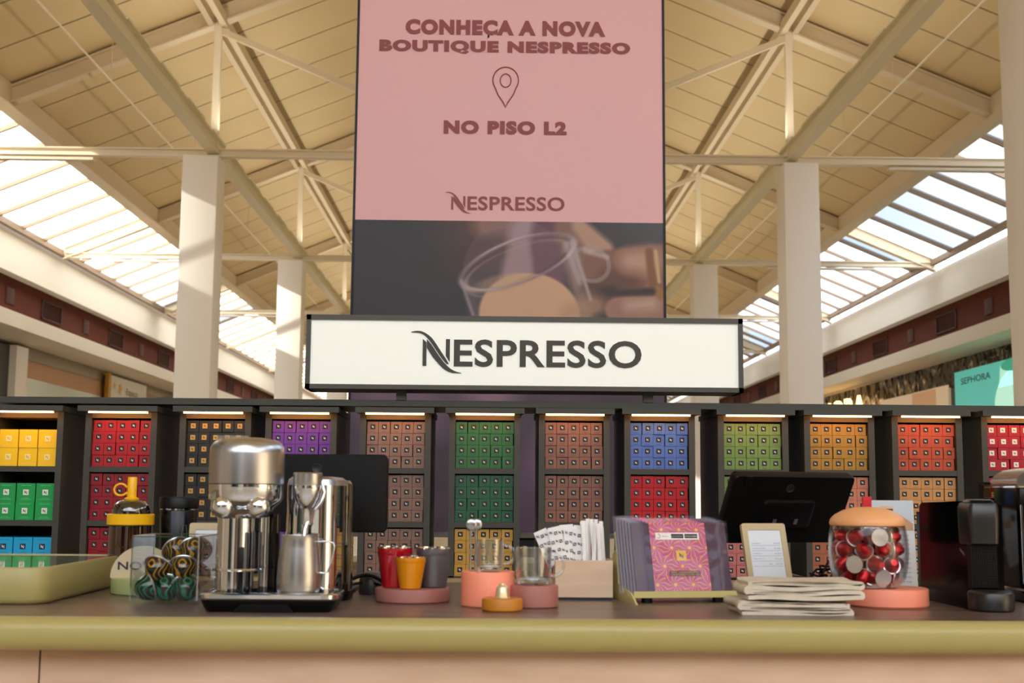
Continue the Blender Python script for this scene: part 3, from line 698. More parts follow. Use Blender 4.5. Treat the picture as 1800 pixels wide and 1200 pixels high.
# ---- black tumbler
t = thing('travel_tumbler', 'black steel travel tumbler with black lid right of the yellow-topped bottle', 'tumbler', C(-.800, 3.26))
MB().lathe([(0, 0), (.040, 0), (.043, .003), (.0475, .185), (.046, .188)], n=44).build('body', mat('satin black steel', (20, 20, 22), .22, .5), t)
MB().lathe([(.046, .187), (.0485, .188), (.0485, .191), (.046, .192)], n=44).build('silver_ring', CHROME, t)
MB().lathe([(.046, .192), (.0495, .193), (.0495, .216), (.047, .221), (0, .221)], n=44).build('lid', BLACK, t)
q = MB(); q.tube([(.012, -.0475, .10), (.014, -.0475, .112), (.020, -.0460, .120), (.022, -.0455, .150), (.030, -.0405, .150), (.032, -.0405, .120), (.037, -.035, .112), (.038, -.034, .10)], .0008, 6)
q.build('printed_outline', mat('grey print line', (110, 110, 112), .4), t)
# ---- acrylic pod box
ax0, ay0 = -.745, 2.655
t = thing('acrylic_pod_box', 'clear acrylic cube holding large dome pods beside the chrome machine', 'box', C(ax0, ay0))
w, d, h, th = .138, .17, .141, .0028
for nm, a in (('front_wall', (0, w, 0, th, .012, h)), ('back_wall', (0, w, d-th, d, .012, h)), ('side_wall', (0, th, th, d-th, .012, h)), ('side_wall', (w-th, w, th, d-th, .012, h)), ('bottom', (0, w, 0, d, .010, .013))):
    MB().box(*a).build(nm, ACRYL, t, 0)
q = MB()
for (a, b) in (((0, 0), (w, 0)), ((w, 0), (w, d)), ((w, d), (0, d)), ((0, d), (0, 0))): q.bar((a[0], a[1], h), (b[0], b[1], h), .003, .003)
for a in ((0, 0), (w, 0), (w, d), (0, d)): q.bar((a[0], a[1], 0.01), (a[0], a[1], h), .003, .003)
q.build('edge', thin_glass('bright acrylic edge', (225, 232, 235), .35, .8), t, 0)
for a in ((.005, .005), (w-.005, .005), (w-.005, d-.005), (.005, d-.005)): MB().lathe([(0, 0), (.006, 0), (.006, .0095), (0, .0095)], (a[0], a[1], 0), 14).build('foot', ACRYL, t)
def pod_mat(nm, c1, c2):
    m = mat(nm, c1, .18, coat=.5); T = m.node_tree; tc = T.nodes.new('ShaderNodeTexCoord'); wv = T.nodes.new('ShaderNodeTexWave'); wv.wave_type = 'RINGS'
    mp = T.nodes.new('ShaderNodeMapping'); mp.inputs['Location'].default_value = (.012, .008, 0); T.links.new(tc.outputs['Object'], mp.inputs[0]); T.links.new(mp.outputs[0], wv.inputs[0])
    wv.inputs['Scale'].default_value = 42; wv.inputs['Distortion'].default_value = 9; wv.inputs['Detail'].default_value = 0; wv.inputs['Detail Scale'].default_value = .8
    R = T.nodes.new('ShaderNodeValToRGB'); R.color_ramp.elements[0].position = .80; R.color_ramp.elements[1].position = .88
    R.color_ramp.elements[0].color = lin(c1)+(1,); R.color_ramp.elements[1].color = lin(c2)+(1,); T.links.new(wv.outputs['Fac'], R.inputs[0]); T.links.new(R.outputs[0], T.nodes['Principled BSDF'].inputs['Base Color']); return m
PY = pod_mat('dark pod with gold swirls', (26, 16, 14), (190, 140, 30)); PG = pod_mat('dark pod with green swirls', (12, 18, 16), (20, 130, 90))
RIM = mat('silver foil rim', (214, 214, 216), .28, .9)
dome = MB().lathe([(.0285, 0), (.0275, .006), (.0255, .014), (.0215, .022), (.0155, .0285), (.008, .032), (0, .033)], n=36)
rim = MB().lathe([(0, -.0014), (.029, -.0014), (.0322, -.0008), (.0328, .0008), (.0318, .0022), (.0285, .0024)], n=36)
me_r = rim.mesh('pod_rim', RIM)
me_y = dome.mesh('pod_dome', PY); me_g = dome.mesh('pod_dome', PG)
# local position in the box, and the direction the dome points
PODS = [(.032, .034, .041, (-.85, -.5, -.3), 'g', 'green-swirled coffee pod at the lower left of the acrylic box, rim to the side'),
        (.064, .045, .041, (0, -.85, -.5), 'g', 'green-swirled coffee pod at the bottom middle of the acrylic box'),
        (.104, .040, .041, (.35, -.8, -.5), 'g', 'green-swirled coffee pod at the bottom right of the acrylic box'),
        (.047, .040, .083, (-.25, -.7, -.7), 'y', 'gold-swirled coffee pod above the two left green pods'),
        (.098, .044, .083, (.1, -.75, -.65), 'y', 'gold-swirled coffee pod above the right green pod'),
        (.072, .078, .119, (.5, -.6, -.6), 'y', 'gold-swirled coffee pod at the top centre of the acrylic box'),
        (.108, .070, .118, (.4, -.7, -.55), 'y', 'gold-swirled coffee pod at the top right of the acrylic box'),
        (.105, .125, .060, (.9, -.3, -.1), 'y', 'coffee pod deep in the acrylic box near its right wall'),
        (.105, .130, .112, (.8, .3, .3), 'y', 'coffee pod lying back up at the rear of the acrylic box'),
        (.038, .130, .045, (-.6, -.5, .2), 'g', 'coffee pod at the rear left of the acrylic box')]
for (x, y, z, dr, k, lb) in PODS:
    p = thing('coffee_pod', lb, 'coffee pod', C(ax0+x, ay0+y, z-.005), group='large dome pods in the acrylic box', rot=Vector(dr).to_track_quat('Z', 'Y').to_euler())
    for nm, m_ in (('dome', me_y if k == 'y' else me_g), ('rim', me_r)):
        o = bpy.data.objects.new(nm, m_); COL.objects.link(o); o.parent = p
# ---- price holders
def holder(loc, rot, label, w=.106, h=.150):
    t = thing('price_display', label, 'price display', loc, rot=rot)
    ct = mat('champagne plastic', (196, 176, 134), .4)
    q = MB(); o_ = rrect(-w/2, w/2, 0, h, .006, 4); i_ = rrect(-w/2+.014, w/2-.014, .012, h-.016, .003, 4); N = len(o_)
    V = [(a, 0, b) for a, b in o_]+[(a, 0, b) for a, b in i_]+[(a, .010, b) for a, b in o_]+[(a, .003, b) for a, b in i_]
    q.add(V, [(i, (i+1) % N, N+(i+1) % N, N+i) for i in range(N)]+[(i, 2*N+i, 2*N+(i+1) % N, (i+1) % N) for i in range(N)]+[(N+i, N+(i+1) % N, 3*N+(i+1) % N, 3*N+i) for i in range(N)]+[tuple(range(2*N, 3*N))])
    q.build('frame', ct, t, 30)
    MB().box(-w/2+.013, w/2-.013, .0025, .006, .011, h-.015).build('screen', mat('paper white screen', (226, 232, 240), .35), t, 0)
    q = MB(); q.box(-w/2+.01, w/2-.01, .008, .012, 0, .02); q.bar((0, .01, .09), (0, .055, .0), .03, .003); q.build('stand', ct, t, 0)
    q = MB(); lines = [('Caramel Biscotto', 'R$ 26,00'), ('Café Ispirazione Italiana', 'R$ 28,00'), ('Masala Peppercorn', 'R$ 28,00'), ('Peppermint Pack   10', 'R$ 310,00'), ('Total', 'R$ 372,00')]
    for i, (a, b) in enumerate(lines):
        z = h-.050-i*.0125; wl = .0022*len(a)*.62
        x0 = -w/2+.021 if a != 'Total' else .004
        q.text(a, x0, x0+wl, z, z+.0028, .0018); q.text(b, w/2-.036, w/2-.019, z, z+.0026, .0018)
        q.box(-w/2+.02, w/2-.018, .0019, .0022, z-.004, z-.0036)
    q.build('print', mat('grey text', (110, 112, 120), .5), t, 0)
holder(C(.669, 2.99, .003), (math.radians(-16), 0, math.radians(14)), 'champagne framed price display standing behind the folded napkins', h=.174, w=.114)
holder(C(-.668, 3.02, .003), (math.radians(-10), 0, math.radians(4)), 'champagne framed price display half hidden behind the chrome coffee machine', h=.160, w=.10)
# ---- chrome coffee machine
mt = thing('coffee_machine', 'polished chrome coffee machine with milk frother and brushed domed head', 'coffee machine', C(-.4370, 2.505))
LX = -.0640; JX = .059   # head axis, frother axis
q = MB(); rbody(q, -.138, .138, 0, .165, .032, [(0, .016), (.004, .012), (.020, .004), (.024, .003)])
q.build('base', BLACK, mt)
MB().prism([(-.068, -.0), (-.052, .016), (.040, .016), (.056, 0)], .0055, .010).build('base_recess', BLACKG, mt, 0)
q = MB(); rbody(q, -.138, .138, 0, .165, .032, [(.024, .003), (.027, .0), (.034, .0), (.037, .004), (.037, .010), (.035, .012)]); q.build('drip_tray', CHROME, mt)
q = MB()
for i in range(9): q.box(-.118, .118, .022+i*.014, .026+i*.014, .0352, .0372)
q.build('tray_grid', CHROME, mt, 0)
MB().lathe([(0, .346), (.030, .3455), (.056, .342), (.068, .336), (.0745, .326), (.076, .312), (.076, .252), (.0745, .250), (0, .250)], (LX, .090, 0), 72).build('brewing_head', BRUSH, mt, 30)
MB().box(-.03, .035, -.006, .006, 0, .018).build('head_latch', thin_glass('clear latch', (235, 235, 235), .2, .6), mt, 0, loc=(LX-.045, .15, .335))
MB().lathe([(.0755, .250), (.0755, .222), (.071, .214), (.060, .204), (.052, .192), (.047, .184), (.044, .183)], (LX, .090, 0), 64).build('head_skirt', CHROME, mt)
for s in (-1, 1): MB().lathe([(0, -.022), (.014, -.018), (.021, -.006), (.021, .006), (.014, .018), (0, .022)], (0, 0, 0), 24, sx=1.15).build('cam_bulge', CHROME, mt, loc=(LX+s*.036, .035, .206), rot=(0, s*.5, 0))
MB().lathe([(.0385, .037), (.0385, .181), (.041, .183), (.041, .187), (0, .187)], (LX-.020, .105, 0), 56).build('column', CHROME, mt)
q = MB(); q.box(-.0045, .0045, -.002, .006, 0, .088, bev=.002); q.build('cup_rail', BLACK, mt, 30, loc=(LX+.0005, .058, .037))
MB().lathe([(.0, 0), (.052, 0), (.054, .002), (.052, .0045), (.012, .0045), (0, .0045)], (LX-.006, .050, .079), 48, sy=.75).build('cup_support', CHROME, mt)
MB().lathe([(.009, .037), (.009, .19), (0, .19)], (-.003, .10, 0), 20).build('dark_column', mat('dark chrome', (60, 58, 56), .08, 1), mt)
MB().lathe([(.015, .037), (.015, .19)], (-.024, .115, 0), 24).build('steam_column', CHROME, mt)
q = MB(); rbody(q, .012, .118, .105, .36, .035, [(.0, .006), (.006, .0), (.250, .0)]); q.build('body_panel', CHROME, mt)
q = MB(); rbody(q, .012, .118, .105, .36, .035, [(.250, .0), (.262, .003), (.268, .012)]); q.build('body_top', BRUSH, mt)
q = MB(); rbody(q, .05, .128, .30, .40, .03, [(.02, .0), (.255, .0), (.262, .006)]); q.build('water_tank', thin_glass('tank smoke', (150, 165, 155), .25, .8), mt)
q = MB(); rbody(q, .045, .131, .29, .41, .03, [(.0, .004), (.02, .0)]); q.build('tank_base', BLACK, mt)
MB().lathe([(0, .276), (.027, .2755), (.030, .273), (.030, .252), (.0295, .249)], (JX+.004, .080, 0), 44).build('frother_cap', BRUSH, mt)
MB().lathe([(.0295, .249), (.030, .244), (.026, .222), (.018, .206), (.012, .196), (.010, .170), (0, .165)], (JX+.004, .080, 0), 44).build('frother_head', CHROME, mt)
MB().tube([(JX+.004, .08, .20), (JX+.008, .076, .18), (JX+.002, .07, .16), (JX+.001, .062, .125)], .0048, 12).build('steam_wand', CHROME, mt)
MB().tube([(JX+.033, .08, .26), (JX+.040, .075, .235), (JX+.034, .07, .215), (JX+.022, .07, .2)], .003, 10).build('wand_lever', CHROME, mt)
jg = thing('milk_jug', 'brushed steel milk jug standing on the chrome machine drip tray', 'jug', C(-.4370+JX-.006, 2.505+.058, .0375))
MB().lathe([(0, 0), (.040, 0), (.0425, .003), (.0435, .02), (.0420, .055), (.0390, .086), (.0370, .104), (.0382, .112), (.0372, .112), (.0358, .104), (.038, .085), (.041, .05), (.040, .006), (0, .005)], n=60).build('body', BRUSH, jg, 30)
MB().tube([(.036, 0, .099), (.058, 0, .100), (.069, 0, .096), (.070, 0, .087), (.065, 0, .060), (.058, 0, .040), (.052, 0, .036), (.040, 0, .038)], [.0022]*8, 10).build('handle', CHROME, jg)
# ---- cups on riser
def cup(x, y, dz, r0, r1, h, m, label):
    t = thing('coffee_cup', label, 'cup', C(x, y, dz), group=None)
    MB().lathe([(0, 0), (r0-.003, 0), (r0, .002), (r0+(r1-r0)*.15, h*.12), (r1-.001, h*.80), (r1-.0008, h*.815), (r1, h*.83), (r1, h*.975)], n=48).build('body', m, t)
    MB().lathe([(r1, h*.975), (r1, h), (r1-.002, h+.0005), (r1-.003, h*.9), (r0, h*.05), (0, h*.04)], n=48).build('steel_lining', CHROME, t)
t = thing('round_riser', 'flat dusty rose round riser under the red, amber and grey cups', 'riser', C(-.169, 2.80))
MB().disc(.082, 0, .030).build('base', mat('dusty rose', (168, 108, 98), .5), t)
cup(-.208, 2.79, .0302, .027, .0385, .088, mat('deep red enamel', (176, 10, 22), .2, coat=.5), 'deep red cup at the left of the dusty rose riser')
cup(-.171, 2.75, .0302, .0225, .0330, .0695, mat('amber enamel', (232, 146, 8), .25, coat=.5), 'small amber yellow cup in front of the red and grey cups')
cup(-.124, 2.805, .0302, .029, .0385, .0865, mat('grey metallic enamel', (122, 122, 128), .3, .6), 'grey metallic cup at the right of the dusty rose riser')
# ---- salmon cylinder, spoons, glass cup
SAL = mat('salmon plastic', (252, 152, 124), .45)
t = thing('tall_round_riser', 'tall salmon pink cylinder carrying two spoons and a small glass cup', 'riser', C(-.003, 2.695))
MB().disc(.0570, 0, .073).build('base', SAL, t)
for i, (x, y, a) in enumerate(((-.0410, 2.685, .04), (-.0300, 2.70, .12))):
    s_ = thing('teaspoon', 'steel teaspoon standing upright, %s of the two on the salmon cylinder' % ('left' if i == 0 else 'right'), 'spoon', C(x, y, .0732), rot=(0, 0, a), group='upright teaspoons')
    MB().tube([(0, 0, 0), (.0005, 0, .05), (0, 0, .075), (.001, 0, .084)], [.0030, .0026, .0026, .0035], 10).build('handle', BRUSH, s_)
    MB().lathe([(0, -.0135), (.006, -.011), (.0095, -.004), (.0100, .003), (.008, .009), (.004, .0125), (0, .0135)], n=28, sx=1.15, sy=.28).build('bowl', BRUSH, s_, loc=(.0015, 0, .096))
def glass_cup(x, y, dz, r, h, label):
    t = thing('glass_cup', label, 'cup', C(x, y, dz))
    MB().lathe([(0, 0), (r*.84, 0), (r*.93, .004), (r*.97, h*.25), (r, h), (r-.0022, h+.0003), (r*.97-.003, h*.25), (r*.88, .011), (r*.6, .0085), (0, .008)], n=56).build('bowl', GLASS, t)
    q = MB(); q.tube([(r*.97+.0235*max(0, math.sin(a))**.8*(r/.03)**.5, 0, h*.52+h*.29*math.cos(a)) for a in [PI*i/18 for i in range(19)]], .0036, 12); q.build('handle', GLASS, t)
glass_cup(.0005, 2.67, .0732, .0285, .068, 'small clear glass espresso cup on the tall salmon cylinder')
t = thing('round_riser', 'dusty rose round riser under the larger glass cup', 'riser', C(.093, 2.682))
MB().disc(.0525, 0, .046).build('base', MATS['dusty rose'], t)
glass_cup(.0925, 2.675, .0463, .0385, .078, 'larger clear glass mug on the dusty rose riser right of the salmon cylinder')
t = thing('round_riser', 'small ochre round riser holding one pale gold capsule', 'riser', C(.0265, 2.590))
MB().disc(.0415, 0, .0255).build('base', mat('ochre plastic', (196, 126, 34), .45), t)
cap_body = [(.0185, 0), (.0185, .0012), (.0150, .0016), (.0138, .010), (.0122, .020), (.0112, .0225), (.0078, .0255), (.0070, .0285), (0, .0288)]
t = thing('coffee_capsule', 'single pale gold coffee capsule on the small ochre riser', 'coffee capsule', C(.0265, 2.590, .0257))
MB().lathe(cap_body, n=36).build('body', mat('pale gold aluminium', (222, 206, 168), .3, .7), t)
MB().lathe([(0, -.0001), (.0185, -.0001), (.0185, 0.0001)], n=36).build('foil_lid', RIM, t)
# ---- wooden box with sachets and sticks
wx, wy = .1475, 2.855
BIR = mat('pale birch wood', (226, 200, 172), .5, noise=((212, 184, 156), 3, (2, 2, 14)))
t = thing('wooden_dispenser', 'pale birch box with dark base holding white sachets and stick packets', 'box', C(wx, wy))
w, d, h = .130, .11, .088
MB().box(.003, w-.003, .004, d-.004, 0, .006).build('dark_base', mat('navy black base', (24, 26, 40), .5), t, 0)
MB().box(0, w, 0, .006, .006, h, bev=.0008).build('front_board', BIR, t, 0)
MB().box(0, w, d-.006, d, .006, h, bev=.0008).build('back_board', BIR, t, 0)
MB().box(0, .006, .006, d-.006, .006, h).build('side_board', BIR, t, 0); MB().box(w-.006, w, .006, d-.006, .006, h).build('side_board', BIR, t, 0)
MB().box(.006, w-.006, .006, d-.006, .006, .012).build('floor_board', BIR, t, 0)
MB().box(.06, .064, .006, d-.006, .012, h-.004).build('divider', BIR, t, 0)
def sachet_mesh(nm, w, h, th):
    m = MB(); N = 8
    V = []; Fc = []
    for s in (-1, 1):
        for i in range(N+1):
            for j in range(3):
                z = h*i/N; xx = (j-1)*w/2; bulge = th*math.sin(PI*i/N)**.5*(1 if j == 1 else .12); V.append((xx, s*bulge/2, z))
    n2 = (N+1)*3
    for s in range(2):
        for i in range(N):
            for j in range(2):
                a = s*n2+i*3+j; Fc.append((a, a+1, a+4, a+3))
    for i in range(N):
        for j in (0, 2): Fc.append((i*3+j, i*3+j+3, n2+i*3+j+3, n2+i*3+j))
    m.add(V, Fc, 0); return m
sm_ = sachet_mesh('s', .031, .085, .004)
rs = random.Random(5)
for i in range(4):
    for j in range(3):
        cx, cz = (j-1)*.0095+rs.uniform(-.001, .001), .012+i*.020+rs.uniform(-.002, .002); yb = -.0026
        if (i+j) % 2 == 0:
            sm_.flat([(cx-.0035, cz-.0035), (cx+.0035, cz-.0035), (cx+.0035, cz+.0035), (cx-.0035, cz+.0035)], yb, 1); mini_n(sm_, cx, cz, .006, yb-.0002, 0)
        else: mini_n(sm_, cx, cz, .008, yb, 1)
me_s = sm_.mesh('sugar_sachet', [mat('white paper', (240, 240, 240), .6), mat('dark blue print', (34, 36, 56), .5)], 50)
SA = [(-.004, .012, -.42, .100), (.004, .020, -.32, .098), (.010, .030, -.50, .092), (.012, .012, -.22, .103), (.022, .022, -.15, .104), (.030, .034, -.08, .106), (.034, .014, -.02, .100), (.044, .024, .05, .102), (.050, .012, .02, .096), (.048, .036, .10, .104)]
ORD = ['first', 'second', 'third', 'fourth', 'fifth', 'sixth', 'seventh', 'eighth', 'ninth', 'tenth', 'eleventh', 'twelfth']
for i, (x, y, a, z) in enumerate(SA):
    o = bpy.data.objects.new('sugar_sachet', me_s); COL.objects.link(o); o.location = C(wx+x+.004, wy+y+.008+i*.0007, z-.024); o.rotation_euler = (rs.uniform(-.06, .02), a, rs.uniform(-.15, .15))
    tag(o, 'white sachet with small dark N print, %s from the left in the wooden box' % ORD[i], 'sachet', 'white sachets fanned in the wooden box')
me_k = sachet_mesh('s', .0088, .115, .005).mesh('sugar_stick', MATS['white paper'], 50)
for i in range(12):
    o = bpy.data.objects.new('sugar_stick', me_k); COL.objects.link(o)
    x = .0685+(i % 9)*.0058+(0.002 if i > 8 else 0); o.location = C(wx+x, wy+.012+(i % 3)*.012+(i > 8)*.03, .052+(.012 if i < 5 else (-.004 if i > 7 and i < 9 else .006))+rs.uniform(-.003, .003)); o.rotation_euler = (rs.uniform(-.08, .03), rs.uniform(-.05, .08)-.03, rs.uniform(-.3, .3))
    tag(o, 'plain white stick packet, %s from the left in the wooden box' % ORD[i], 'stick packet', 'white stick packets in the wooden box')
# ---- chocolate bags in a stand
STX, STY, YAW = .435, 2.815, math.radians(11)
AC = mat('olive acrylic', (206, 196, 130), .2, coat=.4)
t = thing('bag_stand', 'low olive acrylic stand holding wrapped chocolate packs', 'stand', C(STX, STY), rz=YAW)
MB().box(-.122, .122, -.012, .090, .014, .018).build('tray_floor', AC, t, 0)
MB().box(-.124, .124, -.016, -.012, .012, .026).build('front_lip', AC, t, 0)
q = MB(); q.prism([(-.05, .0), (.13, 0), (.13, .10), (.105, .112), (.092, .10), (.085, .035), (-.01, .022)], -.130, -.126, axis='x'); q.build('side_cheek', AC, t, 0)
q = MB(); q.add([(-.124, .088, .014), (.124, .088, .014), (.124, .135, .150), (-.124, .135, .150), (-.124, .091, .014), (.124, .091, .014), (.124, .138, .150), (-.124, .138, .150)], [(0, 1, 2, 3), (7, 6, 5, 4), (0, 4, 5, 1), (1, 5, 6, 2), (2, 6, 7, 3), (3, 7, 4, 0)]); q.build('back_rest', AC, t, 0)
for x in (-.09, .075): MB().lathe([(0, 0), (.012, 0), (.012, .0138), (0, .0138)], (x, .0, 0), 20).build('foot', BLACK, t)
PUR = mat('aubergine sleeve', (78, 56, 74), .45, spec=.3)
fm = mat('pink fan pattern', (196, 88, 130), .4); T = fm.node_tree
def node(k): return T.nodes.new('ShaderNode'+k)
tc_ = node('TexCoord'); mp2 = node('Mapping'); mp2.inputs['Scale'].default_value = (24, 24, 24)
T.links.new(tc_.outputs['Object'], mp2.inputs[0]); spx = node('SeparateXYZ'); T.links.new(mp2.outputs[0], spx.inputs[0])
def mth(op, a, b=None, c=None):
    n = node('Math'); n.operation = op
    for i, v in enumerate((a, b, c)):
        if v is None: continue
        if isinstance(v, (int, float)): n.inputs[i].default_value = v
        else: T.links.new(v, n.inputs[i])
    return n.outputs[0]
row = mth('FLOOR', spx.outputs['Z']); sh = mth('MULTIPLY', mth('MODULO', mth('ABSOLUTE', row), 2.0), .5)
fx = mth('SUBTRACT', mth('FRACT', mth('ADD', spx.outputs['X'], sh)), .5); fz = mth('SUBTRACT', mth('FRACT', spx.outputs['Z']), .5)
ang = mth('ARCTAN2', fz, fx); rad = mth('SQRT', mth('ADD', mth('MULTIPLY', fx, fx), mth('MULTIPLY', fz, fz)))
sw = mth('SINE', mth('ADD', mth('MULTIPLY', ang, 11.0), mth('MULTIPLY', rad, 12.0)))
sw01 = mth('ADD', mth('MULTIPLY', sw, .5), .5)
ra = node('ValToRGB'); T.links.new(sw01, ra.inputs[0]); e = ra.color_ramp.elements
e[0].position = .2; e[0].color = lin((200, 70, 160))+(1,); e[1].position = .8; e[1].color = lin((216, 136, 96))+(1,); e3 = e.new(.5); e3.color = lin((120, 62, 58))+(1,)
mxn = node('Mix'); mxn.data_type = 'RGBA'; mxn.inputs[6].default_value = lin((240, 180, 70))+(1,); T.links.new(ra.outputs[0], mxn.inputs[7])
T.links.new(mth('GREATER_THAN', rad, .085), mxn.inputs[0]); T.links.new(mxn.outputs[2], T.nodes['Principled BSDF'].inputs['Base Color'])
WRAP = thin_glass('clear film wrap', (252, 250, 252), .016, .5, .05)
ORDB = ['front', 'second', 'third', 'fourth', 'fifth', 'rearmost']
for k in range(6):
    t = thing('chocolate_pack', 'purple film-wrapped chocolate pack with pink fan pattern, %s in the olive stand' % ORDB[k] if k else 'front chocolate pack, aubergine with pink fan-patterned band and gold N square', 'chocolate pack',
              C(STX+(-.004*k)*math.cos(YAW)-math.sin(YAW)*k*.0095, STY+math.cos(YAW)*k*.0095, .0185), rot=(math.radians(-17), 0, YAW), group='wrapped chocolate packs in the olive stand')
    hh = .166+.002*k; w2 = .116
    q = MB(); q.box(-w2+.004, w2-.004, .001, .0062, .003, hh-.004, bev=.001); q.build('sleeve', PUR, t, 30)
    q = MB(); q.box(-.070, .062, -.0003, .0011, .003, hh-.004); q.build('patterned_band', fm, t, 0)
    # crinkled clear wrap
    rg = random.Random(k); V = []; nx_, nz_ = 26, 18
    for j in range(nz_+1):
        for i in range(nx_+1):
            x = -w2-.002+(2*w2+.004)*i/nx_; z = -.001+(hh+.002)*j/nz_; edge = min(i, nx_-i, 3)/3
            V.append((x, -.002-(.0012+rg.uniform(0, .0012))*edge+(1-edge)*.004, z))
    MB().add(V, [(j*(nx_+1)+i, j*(nx_+1)+i+1, (j+1)*(nx_+1)+i+1, (j+1)*(nx_+1)+i) for j in range(nz_) for i in range(nx_)]).build('film_wrap', WRAP, t, 180)
    if k == 0:
        q = MB(); q.flat([(-.057, .123), (.046, .123), (.046, .139), (-.057, .139)], -.0009, 0); q.flat([(-.020, .126), (.009, .126), (.009, .136), (-.020, .136)], -.0012, 1); q.flat([(.012, .126), (.042, .126), (.042, .136), (.012, .136)], -.0012, 1)
        q.tube([(-.050+.004*math.sin(a), -.0012, .131+.005*math.cos(a)) for a in [i*.5 for i in range(9)]], .0005, 5, 1); q.text('PRONTO', -.041, -.026, .1295, .1315, -.0012, 1)
        q.text('ALTO EM AÇÚCAR', -.018, .007, .1295, .132, -.0014, 0); q.text('ALTO EM GORDURA', .014, .040, .1295, .132, -.0014, 0)
        q.build('warning_label', [WPRINT, KPRINT], t, 0)
        q = MB(); q.flat([(-.012, .075), (.011, .075), (.011, .098), (-.012, .098)], -.0009, 0); mini_n(q, -.0005, .0865, .013, -.0012, 1); q.build('gold_square', [mat('gold yellow label', (226, 184, 70), .4), KPRINT], t, 0)
        q = MB(); q.flat([(-.032, .040), (.040, .040), (.040, .052), (-.032, .052)], -.0009, 0); q.text('DARK CHOCOLATE WITH', -.028, .036, .0465, .0505, -.0012, 1); q.text('CARAMELIZED COCOA NIBS', -.030, .038, .0415, .0450, -.0012, 1)
        q.build('caption', [mat('caption brown', (84, 50, 40), .5), mat('caption gold', (210, 160, 90), .5)], t, 0)
# ---- folded napkins
LIN = mat('natural linen', (216, 208, 192), .85, noise=((202, 192, 174), 30, (1, 1, 1))); HEM = mat('dark hem line', (92, 84, 80), .8)
def ribbon(mb, path, hw_, y0, y1, seed, mi=0, ny_=14, amp=.004):
    """thick cloth ribbon: path (x,z) swept along y with soft waves"""
    rr = random.Random(seed); N = len(path); ph = [rr.uniform(0, 6) for _ in range(4)]
    P = [Vector(p) for p in path]; nor = []
    for i in range(N):
        d = P[min(i+1, N-1)]-P[max(i-1, 0)]; d.normalize(); nor.append(Vector((-d.y, d.x)))
    L = [P[i]+nor[i]*hw_ for i in range(N)]+[P[i]-nor[i]*hw_ for i in range(N-1, -1, -1)]
    V = []; M_ = len(L)
    for j in range(ny_+1):
        v = j/ny_; yy = y0+(y1-y0)*v
        for i, p in enumerate(L):
            bz = amp*.35*math.sin(p.x*38+ph[0]+v*3)*math.sin(v*4+ph[1]); bx = amp*math.sin(v*5+ph[2])
            V.append((p.x+bx, yy+.006*math.sin(p.x*22+ph[3])*(1 if j in (0, 1) else .3), max(p.y+bz, hw_*.2 if p.y < hw_*1.2 else 0)))
    Fc = [(j*M_+i, j*M_+(i+1) % M_, (j+1)*M_+(i+1) % M_, (j+1)*M_+i) for j in range(ny_) for i in range(M_)]
    Fc += [tuple(range(M_)), tuple(ny_*M_+i for i in range(M_-1, -1, -1))]
    mb.add(V, Fc, mi)
def fold_path(x0, x1, zs, r=.003, n=10, slope=0):
    P = []; d = 1
    for k, z in enumerate(zs):
        a, b = (x0, x1) if d > 0 else (x1, x0)
        for i in range(n+1):
            t_ = i/n; xx = a+(b-a)*t_; P.append((xx, z+slope*(xx-x0)+.0018*math.sin(t_*7+k)))
        if k < len(zs)-1:
            z2 = zs[k+1]; zc = (z+z2)/2; rr = (z2-z)/2; 
            for i in range(1, 6):
                a_ = -PI/2+PI*i/6; P.append((b+d*rr*math.cos(a_), zc+rr*math.sin(a_)+slope*(b-x0)))
        d = -d
    return P
def napkin(name, label, x, y, dz, w, zs, dep, seed, slope, rz=0):
    t = thing(name, label, 'napkin', C(x, y, dz), rz=rz)
    q = MB(); ribbon(q, fold_path(0, w, zs, slope=slope), .0041, 0, dep, seed); q.build('cloth', LIN, t, 60)
    q = MB()
    q.tube([(p[0]+.002, -.002, max(p[1]+.0015, .004)) for p in fold_path(.01, w-.006, zs[1:2], slope=slope)], .0007, 5); q.tube([(p[0], -.001, p[1]+.002) for p in fold_path(.01, w-.01, zs[-1:], slope=slope)], .0007, 5)
    q.build('hem_line', HEM, t)
napkin('folded_napkin', 'lower folded natural linen napkin with dark hem, under the other napkin', .506, 2.515, 0, .215, [.0045, .0140, .0235], .15, 1, -.02, rz=.03)
napkin('folded_napkin', 'upper folded natural linen napkin with dark hem, lying on the lower one', .513, 2.522, .0290, .222, [.0045, .0140, .0235, .0325], .14, 4, .012, rz=-.02)
# ---- capsule jar on salmon disc
t = thing('round_riser', 'salmon pink round riser under the jar of red capsules', 'riser', C(.868, 2.765))
MB().disc(.0875, 0, .040, bev=.004).build('base', SAL, t)
jx, jy, jz = .826, 2.755, .0402
t = thing('capsule_jar', 'round glass jar with domed peach wood lid and red tab, full of capsules', 'jar', C(jx, jy, jz))
MB().lathe([(0, .001), (.050, .001), (.066, .006), (.077, .020), (.083, .045), (.0855, .075), (.084, .105), (.0805, .127), (.0790, .132), (.0775, .130), (.081, .105), (.0825, .075), (.080, .046), (.074, .022), (.064, .0095), (.050, .005), (0, .005)], n=64).build('glass_bowl', thin_glass('jar glass', (252, 253, 254), .03, .6), t)
MB().lathe([(0, .131), (.076, .131), (.0805, .134), (.0815, .139), (.079, .147), (.070, .156), (.052, .166), (.030, .172), (0, .174)], n=64).build('wooden_lid', mat('peach wood lid', (232, 170, 118), .45), t)
q = MB(); q.tube([(-.004, 0, .170), (-.005, 0, .190), (-.002, 0, .196), (.002, 0, .196), (.005, 0, .190), (.004, 0, .170)], .0015, 8)
q = MB(); pth = [(-.003, .172), (-.004, .190), (-.002, .196), (.002, .196), (.004, .190), (.003, .172)]
